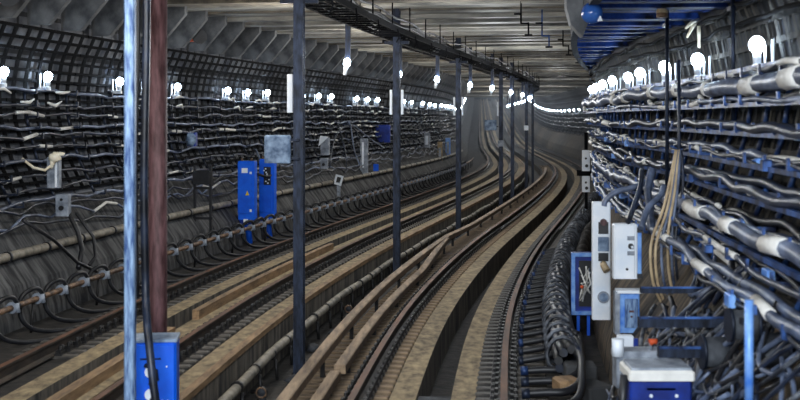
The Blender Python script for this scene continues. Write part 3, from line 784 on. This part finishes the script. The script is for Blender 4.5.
# ------------------------------------------------------------------ left foreground: poles and the blue box
p = Vector((-2.925, 12.7, -.6))
t = thing('steel_pole', 'thick red-brown painted pole standing behind the blue foreground box', 'pole', Vector((-2.32, 11.5, -.05)))
MB().tube([(0,0,0),(0,0,1.2),(0,0,5.1)], .088, 18).build('shaft', ['red'], t); MB().tube([(0,0,0),(0,0,.03)], .16, 12).build('base_plate', ['red'], t)
t = thing('steel_pole', 'pale blue steel pole at the left of the blue foreground box', 'pole', Vector((-2.305, 10.25, -.6)))
MB().bbox((0,0,2.8), (.09,.09,5.7), .012).build('shaft', ['steel_p'], t); MB().box((0,0,.015), (.2,.2,.03)).build('base_plate', ['steel_p'], t)
P = [Vector((-2.255 + .01*math.sin(z*2.1), 10.62 + .01*math.cos(z*1.7), z)) for z in frange(1.2, 5.0, .2)]
P = [Vector((-2.02,10.3,-.5)), Vector((-2.05,10.25,.1)), Vector((-2.11,10.22,.6)), Vector((-2.18,10.35,1.0))] + P
o = MB().tube(P, .036, 9).build('cable', ['cab_d']); tag(o, 'thick dark cable running down beside the pale blue pole onto the blue box', 'cable')
o = MB().tube([q + Vector((-.085,.05,0)) for q in P[4:]], .022, 7).build('cable', ['black']); tag(o, 'thin black cable tied behind the pale blue pole', 'cable')
t = thing('equipment_box', 'bright blue equipment box with a pale top in the left foreground', 'box', Vector((-2.19, 10.78, -.6)), .10)
h = CZ - (344-HY)*10.5/F + .6
MB().bbox((0,0,h/2), (.385,.34,h), .02).build('body', ['blue'], t)
MB().bbox((0,0,h+.006), (.40,.36,.025), .006).build('lid', ['bluegrey'], t)
dr = MB().bbox((0,-.175,h/2), (.355,.02,h*.96), .006).build('door', ['blue'], t)
for q in (.26, .46): MB().tube([(-.03,-.18,h-q),(-.03,-.22,h-q)], .05, 12).build('lock_disc', ['white'], dr)
MB().tube([(-.12,-.185,h-.15),(.06,-.185,h-.15)], .008, 6).build('slot', ['black'], dr)
MB().tube([(-.08,-.20,h-.2),(.02,-.22,h-.25),(.03,-.23,h-.32),(-.03,-.22,h-.36),(.02,-.22,h-.45),(-.05,-.21,h-.55)], .02, 7).build('handle', ['black'], dr)
for q in ((.11,h-.22),(.07,h-.52),(.12,h-.52)): MB().ball((q[0],-.188,q[1]), .009, 8, 6).build('screw', ['white'], dr)

# ------------------------------------------------------------------ right side: cable bundle and feeders
def bundle():
    root = thing('cable_bundle', 'thick twisted bundle of black cables with pale ties beside the right track', 'cable bundle', pt(14, 3.34, -.2), 0)
    inv = Vector(root.location)
    for i in range(8):
        P = []
        for d in frange(13.6, 42, .35):
            a = 2*math.pi*i/8 + d*.5
            P.append(pt(d, 3.34 + .115*math.cos(a) + (0 if d > 16 else .05), .1 + .14*math.sin(a) + .03*math.sin(d*2+i)) - inv)
        MB().tube(P, .05, 7).build('cable', ['black' if i % 2 else 'cab_d'], root)
    for d in frange(14, 41, .5):
        ring = [pt(d + R.uniform(-.02,.02), 3.34 + .18*math.cos(q*math.pi/6), .1 + .205*math.sin(q*math.pi/6)) - inv for q in range(13)]
        MB().tube(ring, .026, 5, caps=False).build('tie', ['tie'], root)
bundle()
fd = frange(12.0, 26, .55)
for i, d in enumerate(fd):
    if d < 13.8:
        C = [(2.86,0,-.03),(3.1,0,-.01),(3.32,.02,.0),(3.44+.03*i,.25,.06),(3.48+.03*i,.7+.15*i,.16),(3.5,1.2+.1*(3-i),.2),(3.36,1.9,.18)]
    else:
        C = [(2.84,0,-.03),(3.0,.0,.0),(3.16,.02,.03),(3.3,.06,.08)]
    P = [pt(d + b_, a, c) for (a, b_, c) in C]; fine = []
    for k in range(len(P) - 1):
        p0 = P[max(0,k-1)]; p1 = P[k]; p2 = P[k+1]; p3 = P[min(len(P)-1,k+2)]
        for s_ in range(4):
            t_ = s_/4; fine.append(.5*((2*p1)+(p2-p0)*t_+(2*p0-5*p1+4*p2-p3)*t_*t_+(3*p1-p0-3*p2+p3)*t_**3))
    fine.append(P[-1])
    o = MB().tube(fine, .042, 9).build('feeder_cable', ['black'])
    q = MB().tube([P[0], P[0] + (P[1]-P[0])*.35], .055, 9).build('lug', ['steel_d' if i % 3 else 'steel_b'], parent=o, origin=o.location); q.location = (0,0,0)
    tag(o, 'black feeder cable from the right track sleepers to the bundle, %s from the bottom' % nth(i + 1), 'cable', 'feeder cables beside the right track')
# concrete blocks at the right foot
for i, (x, y, d, sx, sy, sz, m_) in enumerate([(580,372,13.2,.34,.3,.2,'foot'),(567,384,12.6,.24,.3,.12,'edge'),(592,390,12.6,.3,.4,.15,'foot')]):
    s_ = F/d; o = MB().bbox((0,0,sz/2), (sx,sy,sz), .02).build('concrete_block', [m_], origin=(0,0,0)); o.location = Vector(((x-400)/s_, d, CZ-(y-HY)/s_-sz/2)); o.rotation_euler = (0,0,.2*i)
    tag(o, ['broken grey concrete block right of the curled feeder cables','flat warm-coloured block below the curled feeder cables','flat grey block at the bottom edge beside the sloping wall foot'][i], 'block')
# dark sandbag-like humps between the bundle and the wall
for i, d in enumerate(frange(17.6, 30, 1.05)):
    o = MB().ball((0,0,.2), .26, 12, 8, sq=(.62,1.3,1.1), noise=.06, rnd=R).build('sandbag', ['gut'], origin=(0,0,0)); o.location = pt(d, 3.68, -.22); o.rotation_euler = (0,0,heading(d))
    tag(o, 'dark dusty sandbag between the cable bundle and the right wall, %s from the near end' % nth(i + 1), 'sandbag', 'sandbags along the right wall foot')

# ------------------------------------------------------------------ right side: boxes
def at_px(x, y, d): s_ = F / d; return Vector(((x-400)/s_, d, CZ-(y-HY)/s_))
def pbox(name, lab, cat, x0, x1, y0, y1, d, dep, matname, rz=-.06):
    s_ = F/d; w = (x1-x0)/s_; h = (y1-y0)/s_
    t = thing(name, lab, cat, at_px((x0+x1)/2, y1, d) + Vector((0,dep/2,0)), rz)
    MB().bbox((0,0,h/2), (w,dep,h), min(.015,w*.06)).build('body', [matname], t)
    return t, w, h, -dep/2
# tall signal head
t, w, h, f = pbox('signal_cabinet', 'tall narrow white signal cabinet with round lenses on the right', 'signal', 593, 611, 202, 320, 14.2, .14, 'white')
b = MB()
for y in (220, 265, 299): pass
zy = lambda y: (320-y)/(320-202)*h
for q, k in ((228,.10),(257,.07)): MB().box((.02,f-.004,zy(q)), (w*.55,.012,h*k)).build('dark_recess', ['black'], t)
MB().bbox((.02,f-.012,zy(244)), (w*.6,.02,h*.12), .005).build('terminal_plate', ['bluegrey'], t)
MB().tube([(.02,f,zy(222)),(.02,f-.05,zy(222))], .04, 12).build('lens', ['red'], t, label='dark red round lens')
MB().tube([(.02,f,zy(264)),(.02,f-.05,zy(265)),(.05,f-.09,zy(270))], .042, 12).build('lens', ['cab_y'], t, label='tan round lens')
MB().tube([(.02,f,zy(297)),(.02,f-.03,zy(297))], .07, 16).build('lens', ['grey'], t, label='grey round lens')
MB().tube([(.02,f-.03,zy(297)),(.02,f-.04,zy(297))], .05, 16).build('lens_centre', ['bluegrey'], t)
# blue open frame box
t, w, h, f = pbox('open_case', 'blue open-fronted case on two legs left of the tall white signal', 'case', 572, 595, 253, 314, 16.4, .18, 'navy')
b = MB()
for (cx, cz, sx, sz) in ((-w/2+.02,h/2,.05,h),(w/2-.02,h/2,.05,h),(0,h-.02,w,.05),(0,.02,w,.05)): b.box((cx,f-.03,cz), (sx,.06,sz))
b.build('rim', ['sky'], t)
MB().box((.03,f-.006,h*.5), (w*.55,.012,h*.75)).build('recess', ['black'], t)
b = MB()
for q in range(5): b.tube([(R.uniform(-.06,.1),f-.03,h*R.uniform(.2,.8)) for _ in range(4)], .012, 6)
b.build('wires', ['cab_w'], t)
MB().ball((-.02,f-.04,h*.45), .025, 8, 6).build('knob', ['orange'], t)
for q in (-.06, .08): MB().box((q,0,-.2), (.04,.05,.4)).build('leg', ['blue'], t)
# white box
t, w, h, f = pbox('control_box', 'white control box with a small dial, right of the tall signal', 'box', 614, 638, 224, 279, 12.9, .16, 'white', -.03)
zy = lambda y: (279-y)/(279-224)*h
dr = MB().bbox((-.01,f-.008,h/2), (w*.82,.018,h*.95), .006).build('door', ['white'], t)
MB().tube([(.05,f-.01,zy(246)),(.05,f-.035,zy(246))], .03, 14).build('dial', ['black'], dr); MB().tube([(.01,f-.01,zy(269)),(.01,f-.03,zy(269))], .014, 8).build('keyhole', ['black'], dr)
for q in (238, 253): MB().box((.05,f-.02,zy(q)), (.075,.01,.045)).build('label_plate', ['grey'], dr)
MB().tube([(.06,f-.03,zy(246)),(.07,f-.045,zy(248))], .014, 8).build('pointer', ['white'], dr)
MB().bbox((w/2+.02,.0,h*.5), (.05,.12,h*.98), .006).build('side_flange', ['sky'], t)
for q in (zy(230), zy(276)): MB().box((w/2+.02,f-.01,q), (.055,.03,.05)).build('hinge', ['black'], t)
# terminal box below
t, w, h, f = pbox('terminal_box', 'pale blue terminal box with an open lid below the white control box', 'box', 619, 640, 293, 333, 12.7, .16, 'sky', -.03)
MB().bbox((.02,f-.01,h*.5), (w*.62,.02,h*.72), .006).build('inner_plate', ['steel_p'], t)
MB().box((-w/2-.015,-.03,h*.5), (.05,.14,h*1.05)).build('side_cover', ['grey'], t); MB().box((0,-.02,h+.015), (w*1.15,.2,.03)).build('top_cover', ['white'], t)
MB().ball((.02,f-.03,h*.42), .012, 8, 6).box((.02,f-.026,h*.55), (.05,.012,.02)).build('terminal', ['red'], t)
b = MB().ball((.09,f-.03,-.02), .025, 8, 6).ball((.05,f-.03,-.05), .018, 8, 6); b.build('gland', ['white'], t)
# shelf with a red lever, blue tank
t, w, h, f = pbox('metal_shelf', 'grey metal shelf carrying the orange lever above the blue tank', 'shelf', 616, 672, 352, 359, 9.8, .25, 'grey', 0)
MB().box((-w/2+.03,0,-.12), (.04,.2,.25)).build('bracket', ['grey'], t); MB().tube([(-w/2+.02,-.1,.02),(-w/2+.02,-.1,.16)], .05, 10).build('elbow', ['white'], t)
t = thing('lever', 'lever with an orange knob on the grey shelf at the lower right', 'lever', at_px(651, 352, 9.85) + Vector((0,.02,0)))
MB().tube([(0,0,0),(0,0,.07)], .012, 8).build('stem', ['grey'], t); MB().tube([(-.01,0,.075),(.03,0,.085),(.05,0,.08)], [.03,.02,.026], 10).build('knob', ['orange'], t)
t, w, h, f = pbox('battery_tank', 'dark blue tank with a white rim at the bottom right', 'tank', 630, 692, 379, 440, 8.5, .30, 'navy', 0)
MB().bbox((0,0,h+.03), (w*1.06,.4,.07), .015).build('rim', ['cab_w'], t); MB().bbox((0,0,h+.072), (w*.98,.34,.02), .005).build('lid', ['grey'], t)
for q in (-.07, .11): MB().ball((q,f-.005,h-.12), .014, 8, 6).build('rivet', ['white'], t); MB().box((-.0,f-.006,h-.07), (.2,.01,.012)).build('seam', ['bluegrey'], t)
MB().tube([(-w/2-.03,-.1,h+.02),(-w/2-.05,-.12,h-.2),(-w/2-.04,-.1,h-.45)], .03, 8).build('hose', ['black'], t)
t, w, h, f = pbox('tall_case', 'tall white case half hidden under the terminal box', 'case', 618, 634, 336, 352, 11.2, .1, 'white', 0)
MB().box((w*.6,f,h*.45), (.04,.04,h*.8)).build('bracket', ['navy'], t)
# horizontal channels
for i, (x0, x1, y, d, th) in enumerate([(640,722,322,9.0,.075),(660,722,352,8.6,.075),(642,700,290,10.2,.05)]):
    a, c = at_px(x0, y, d), at_px(x1, y, d + .1)
    b = MB().box((a+c)/2, ((c-a).length,.06,th)); b.box((a+c)/2 + Vector((0,-.03,th/2)), ((c-a).length,.03,.015), mi=1)
    tag(b.build('steel_channel', ['steel_d', 'steel_b']), ['blue horizontal steel channel beside the terminal box','blue horizontal steel channel above the dark blue tank','thin blue steel channel right of the white control box'][i], 'channel')
# vertical pipes
for i, (x, y0, y1, d, r_, m_) in enumerate([(749,300,420,7.4,.028,'sky'),(667,-20,205,13.5,.022,'steel_d'),(679,60,210,13.2,.02,'cab_d'),(733,-20,120,11.6,.02,'steel_d')]):
    a, c = at_px(x, y0, d), at_px(x, y1, d)
    t = thing('steel_post', ['scratched bright blue upright post at the lower right','thin dark upright pipe left of the second nearest right wall lamp','thin grey upright pipe just right of the dark one','thin dark upright rod between the two nearest right wall lamps'][i], 'post', c)
    MB().tube([(0,0,0),(0,0,(a-c).length)], r_, 10).build('shaft', [m_], t); 
    for q in (.8, .3): MB().box((.0,.06,(a-c).length*q), (.05,.14,.04)).build('bracket', ['steel_d'], t)
# signal strip on a dark post far right
t = thing('signal_post', 'dark post with two small white signal plates where the right track bends away', 'signal', Vector(((586-400)*33/F, 33, -.2)), heading(33))
MB().box((0,.05,1.3), (.09,.09,2.6)).build('post', ['lattice'], t)
for y0, y1 in ((150,171),(176,192)):
    zc = CZ-((y0+y1)/2-HY)*33/F+.2; hh = (y1-y0)*33/F
    q = MB().bbox((0,-.02,zc), (.22,.06,hh), .015).build('signal_plate', ['white'], t)
    MB().tube([(.02,-.05,zc-hh*.25),(.02,-.07,zc-hh*.25)], .045, 10).tube([(.0,-.05,zc+hh*.1),(.0,-.07,zc+hh*.1)], .03, 8).build('lens', ['black'], q)
MB().box((0,.0,CZ-(173-HY)*33/F+.2), (.5,.05,.16)).build('cross_bar', ['lattice'], t)

# ------------------------------------------------------------------ right side: cables
HPR = 2.75
cdef = []
for i, z in enumerate(CZR):
    for j in range(3):
        r_ = R.choice([.018,.024,.03,.042]) if j != 1 else R.uniform(.016,.03)
        sl = []
        d = 8 + R.uniform(0, 2.5)
        while d < 31:
            if R.random() < .5: sl.append((d, d + R.uniform(.5, 1.5)))
            d += R.uniform(1.8, 4.2)
        m_ = ['cab_d','cab_g','cab_d','black'][(i*3+j) % 4]
        cable(1, z, .06 + .09*j, r_, 6.6, 32, m_, '%s cable along the right wall, %s shelf down, %s strand' % ({'cab_d':'dark','cab_g':'grey','black':'black'}[m_], nth(i+1), ('inner','middle','outer')[j]), .022, .03, sl, .25, group='cables along the right wall')
for i, (z, r_) in enumerate([(3.05,.08),(1.86,.062),(1.52,.04)]):
    cable(1, z, .22, r_, 6.6, 32, 'cab_g', ['thick grey pipe-like cable just under the right wall lamps','thick grey cable sweeping down towards the lower right edge','grey cable low on the right wall, under the thick one'][i], .02, .03,
          [(9.0,9.7),(10.8,11.5),(13,13.5),(14.8,15.2),(16.5,17),(18.4,18.9),(20.5,21)] if i == 0 else [(8.2,9.0),(9.6,10.5),(11.4,12.6)] if i == 1 else [(8,8.6),(10,11),(12.4,13.5)], .25)
for i, z in enumerate([3.7, 3.86]):
    cable(1, z, .04, .022, 6.6, 32, 'lattice', 'dark cable high on the right wall above the lamps, ' + nth(i + 1) + ' up', .02, .03, (), .25, group='cables above the right wall lamps')
for i, z in enumerate([3.24, 2.92, 2.66, 2.4, 2.14, 1.8]):
    b = MB().sweep(lambda d: [(wall_u(z, WR)-.40, z-.02), (wall_u(z, WR)-.40, z+.02), (wall_u(z, WR)-.36, z+.02), (wall_u(z, WR)-.36, z-.02)], frange(6.6, 31, .6), fn=ptr, closed=True, caps=True)
    tag(b.build('cable_rail', ['steel_b']), 'long blue steel rail in front of the right wall cables, ' + nth(i + 1) + ' down', 'rail', 'blue cable rails on the right wall')  # blue light falling on the rails is put into their colour
for i in range(120):       # tangle below the shelves
    d0 = R.uniform(6.4, 10.6); L = R.uniform(.5, 1.8); z0 = R.uniform(.55, 1.6); z1 = z0 + R.uniform(-.7, .2); ph = R.uniform(0,6); P = []
    for s_ in range(13):
        t_ = s_/12; z = max(.12, z0 + (z1-z0)*t_ - .25*math.sin(math.pi*t_) + .06*math.sin(7*t_+ph)); d = d0 + L*t_
        P.append(pt(d, wall_u(z, WR) - .2 - .1*math.sin(3*t_+ph)**2, z))
    m_ = R.choice(['cab_d','cab_d','cab_g','black','black','cab_g','tie'])
    o = MB().tube(P, R.uniform(.009,.024), 7).build('loose_cable', [m_])
    tag(o, 'loose cable in the tangle low on the right wall', 'cable', 'tangled cables low on the right wall')
def px_cable(pts, r_, m_, lab, group=None, name='cable'):
    P = [at_px(*q) for q in pts]; fine = []
    for k in range(len(P)-1):
        p0 = P[max(0,k-1)]; p1 = P[k]; p2 = P[k+1]; p3 = P[min(len(P)-1,k+2)]
        for s_ in range(5):
            t_ = s_/5; fine.append(.5*((2*p1)+(p2-p0)*t_+(2*p0-5*p1+4*p2-p3)*t_*t_+(3*p1-p0-3*p2+p3)*t_**3))
    fine.append(P[-1])
    return tag(MB().tube(fine, r_, 9).build(name, [m_]), lab, 'cable', group)
px_cable([(604,206,14.2),(606,200,14.2),(616,192,14.2),(634,187,14.2),(650,182,14.2)], .034, 'cab_g', 'grey cable arching over into the top of the tall white signal')
px_cable([(641,228,12.8),(648,208,13),(660,196,13.2),(664,186,13.3)], .034, 'cab_g', 'grey cable arching above the white control box to the right')
px_cable([(628,222,12.9),(634,206,13.2),(640,188,13.6),(642,170,14)], .03, 'cab_d', 'dark cable rising from the top of the white control box')
px_cable([(652,170,14),(648,190,13.8),(650,210,13.6),(652,232,13.4)], .045, 'cab_g', 'thick grey cable dropping behind the white control box')
for i, (a, c, m_) in enumerate([((664,226),(651,262),'cab_y'),((668,226),(656,264),'cab_y'),((672,220),(662,262),'cab_g'),((675,210),(668,260),'cab_y'),((678,205),(672,265),'cab_g'),((683,205),(676,262),'cab_d')]):
    px_cable([(676+i,150,12.6),(a[0],a[1]-20,12.5),(c[0],(a[1]+c[1])/2,12.4),(c[0]+2,c[1]+20,12.4),(c[0]+12,c[1]+44,12.5),(c[0]+18,320,12.6)], .015, m_, 'thin %s cable in the hanging hank right of the control box, %s from the left' % ({'cab_y':'tan','cab_g':'grey','cab_d':'dark'}[m_], nth(i+1)), 'hanging hank of cables')
px_cable([(696,330,10),(706,352,10),(712,372,10),(725,400,10)], .03, 'cab_g', 'pale cable curving down beside the blue upright post')
px_cable([(690,262,11),(705,290,10.8),(718,312,10.6),(735,345,10.4),(738,372,10.4)], .022, 'cab_d', 'dark cable slanting down left of the blue upright post')
px_cable([(762,330,9.4),(778,345,9.4),(788,365,9.4),(796,382,9.4)], .03, 'cab_g', 'grey cable end right of the blue upright post')
px_cable([(690,230,11.5),(715,250,10.6),(745,275,9.8),(775,305,9.2),(800,325,8.8)], .03, 'cab_w', 'pale cable slanting to the right edge under the thick grey cable')
# white tubes added as lamp highlights along the right wall shelves
for i in range(70):
    d = 8.5 + 22.5 * R.random() ** .8; z = R.choice(CZR) + R.uniform(.0, .09); u = wall_u(z, WR) - R.uniform(.3, .43)
    a = R.uniform(-.8, .8); L = R.uniform(.08, .22)
    o = MB().tube([ptr(d, u, z), ptr(d + L*.5, u - .02, z + a*L*.3), ptr(d + L, u + .02, z + a*L*.5)], [.018, R.uniform(.024,.036), .014], 8).build('cable_splice', ['cab_w'])
    tag(o, 'small white cable splice on the shelves of the right wall', 'splice', 'white splices on the right wall')
for i in range(34):
    d = 8.5 + 20 * R.random(); z = R.choice(CZR[2:]) - .05; u = wall_u(z, WR) - R.uniform(.3, .42)
    o = MB().bbox((0,0,.03), (R.uniform(.05,.1), R.uniform(.1,.2), R.uniform(.06,.1)), .008).build('clamp_block', ['sky' if i % 2 else 'steel_b'], origin=(0,0,0)); o.location = ptr(d, u, z); o.rotation_euler = (0,0,heading(d))
    tag(o, 'small blue clamp block on the shelves of the right wall', 'clamp', 'blue clamp blocks on the right wall')
# big round drums at the lower right
for i, (x, y, d, r_) in enumerate([(743,325,8.0,.10),(772,350,8.0,.12),(715,352,8.6,.11)]):
    t = thing('cable_drum', ['dull drum behind the top of the blue upright post','dull drum right of the blue upright post','dull drum left of the blue upright post'][i], 'drum', at_px(x, y, d), 0)
    MB().tube([(-.09,0,0),(.09,0,0)], r_, 16).build('body', ['drum'], t)
    for q in (-.09, .09): MB().tube([(q-.01,0,0),(q+.01,0,0)], r_*1.15, 16).build('flange', ['steel_d'], t)
# dangling things at the upper right
t = thing('lamp_holder', 'grey bell-shaped holder hanging from the ceiling at the upper right', 'lamp holder', at_px(662, 13, 13.0))
MB().tube([(0,0,.3),(0,0,.10),(0,0,.06),(0,0,0)], [.022,.028,.05,.065], 12).build('bell', ['cab_y'], t); MB().tube([(0,0,.3),(0,0,1.1)], .012, 6).build('cord', ['black'], t); MB().tube([(0,0,0),(0,0,-.05)], .06, 12).build('cap', ['rust'], t)
t = thing('rag', 'strips of cream rag tied above the second nearest right wall lamp', 'rag', at_px(699, 20, 13.8))
for q in ((-.16,-.02,-.1),(-.14,0,-.2),(.0,0,-.32)):
    MB().tube([(0,0,0), Vector(q)*.5 + Vector((.0,0,.03)), Vector(q)], [.02,.024,.014], 7).build('strip', ['rag'], t)
# grey end bracket with a blue globe by the ceiling
t = thing('ceiling_bracket', 'grey concrete bracket under the ceiling left of the blue slats', 'bracket', at_px(577, 4, 13.6))
MB().plate([(-.13,0,.5),(.10,0,.5),(.12,0,-.2),(.05,0,-.38),(-.08,0,-.24),(-.13,0,-.05)], (0,.2,0)).build('body', ['fin'], t)
t = thing('globe_lamp', 'dark blue glass globe hanging beside the grey ceiling bracket', 'lamp', at_px(592, 13, 12.6))
MB().ball((0,0,0), .115, 16, 12).build('globe', ['glass'], t); MB().tube([(0,0,.10),(0,0,.3)], .03, 8).build('stem', ['steel_d'], t)
o = MB().plate([(-.03,0,0),(.03,0,0),(0,0,.055)], (0,.012,0)).build('triangle_tag', ['white'], origin=(0,0,0)); o.location = at_px(600, 21, 12.4); tag(o, 'small white triangular tag below the blue globe', 'tag')
# pipe hangers under the ceiling over the right track
for i, (x0, y0, y1, d) in enumerate([(542,-6,46,24),(563,34,54,30),(573,40,62,35),(582,48,68,40),(521,-6,34,22.5)]):
    s_ = F/d; zt = 5.0; X = (x0-400)/s_; zb = CZ-(y1-HY)/s_
    t = thing('pipe_hanger', 'dark stepped hanger under the ceiling over the right track, ' + ['second from the left','third from the left','fourth from the left','rightmost','leftmost'][i], 'hanger', Vector((X, d, zb)))
    hh = zt - zb
    MB().box((0,0,hh*.5+.1), (.03,.03,max(.1,hh-.2))).box((.07,0,.2), (.16,.03,.03)).box((.14,0,.1), (.03,.03,.24)).build('rod', ['steel_b' if i in (0,) else 'lattice'], t)
    
    for q in ((.14,0,-.02), (-.06,0,hh*.6)): MB().box(q, (.14,.04,.035)).build('cross_arm', ['lattice'], t)

# ------------------------------------------------------------------ dusty air hanging in the far tunnel
hm = bpy.data.materials.new('dusty_air'); hm.use_nodes = True; nt = hm.node_tree; nt.nodes.remove(nt.nodes['Principled BSDF'])
vs = nt.nodes.new('ShaderNodeVolumeScatter'); vs.inputs['Color'].default_value = (.8,.88,1,1); vs.inputs['Density'].default_value = .0022; vs.inputs['Anisotropy'].default_value = .2
nt.links.new(vs.outputs[0], nt.nodes['Material Output'].inputs['Volume']); M['haze'] = hm
b = MB().sweep([(-4.9,-.1),(4.9,-.1),(4.9,4.9),(-4.9,4.9)], frange(48, 312, 6), closed=True, caps=True)
o = b.build('haze', ['haze']); tag(o, 'thin bluish dust haze filling the far end of the tunnel', 'haze', kind='stuff')
# ------------------------------------------------------------------ camera, light, view
cam = bpy.data.cameras.new('camera'); co = bpy.data.objects.new('camera', cam); col.objects.link(co)
co.location = (0, 0, CZ); co.rotation_euler = (math.pi/2, 0, 0)
cam.sensor_width = 36; cam.lens = F / 800 * 36; cam.shift_y = -(200 - HY) / 800; cam.clip_end = 1000; cam.clip_start = .05
sc.camera = co
cam.dof.use_dof = True; cam.dof.focus_distance = 26; cam.dof.aperture_fstop = 2.6
w = bpy.data.worlds.new('world'); sc.world = w; w.use_nodes = True
w.node_tree.nodes['Background'].inputs[0].default_value = (.5, .7, 1, 1); w.node_tree.nodes['Background'].inputs[1].default_value = .25
def area(name, loc, rot, sx, sy, power, c):
    l = bpy.data.lights.new(name, 'AREA'); l.shape = 'RECTANGLE'; l.size = sx; l.size_y = sy; l.energy = power; l.color = c
    o = bpy.data.objects.new(name, l); col.objects.link(o); o.location = loc; o.rotation_euler = rot; return o
area('station_light', (-1.0, -3, 5.2), (math.radians(70), 0, math.radians(-6)), 7, 2, 1250, (.86, .93, 1))  # unseen fill light added behind the camera
def ceil_lamp(d, u, power, c, z=3.9):  # unseen point fill added above the tracks for general brightness
    l = bpy.data.lights.new('track_lamp', 'POINT'); l.shadow_soft_size = .25; l.energy = power; l.color = c
    o = bpy.data.objects.new('track_lamp', l); col.objects.link(o); o.location = pt(d, u, z)
for d in (8, 15, 22, 29, 36, 44, 54, 66, 80, 96):
    for u in (-1.7, 1.9): ceil_lamp(d, u, 105, (1, .95, .88)) if u < 0 else ceil_lamp(d, u - .5, 70, (.94, .97, 1))
for d in (115, 135, 155, 180, 205, 235, 265, 295): ceil_lamp(d, 0, 420, (.85, .92, 1))  # more unseen fill, brightening the far end
sc.view_settings.view_transform = 'Standard'; sc.view_settings.look = 'None'; sc.view_settings.exposure = .5; sc.view_settings.gamma = 1
sc.view_settings.use_curve_mapping = False
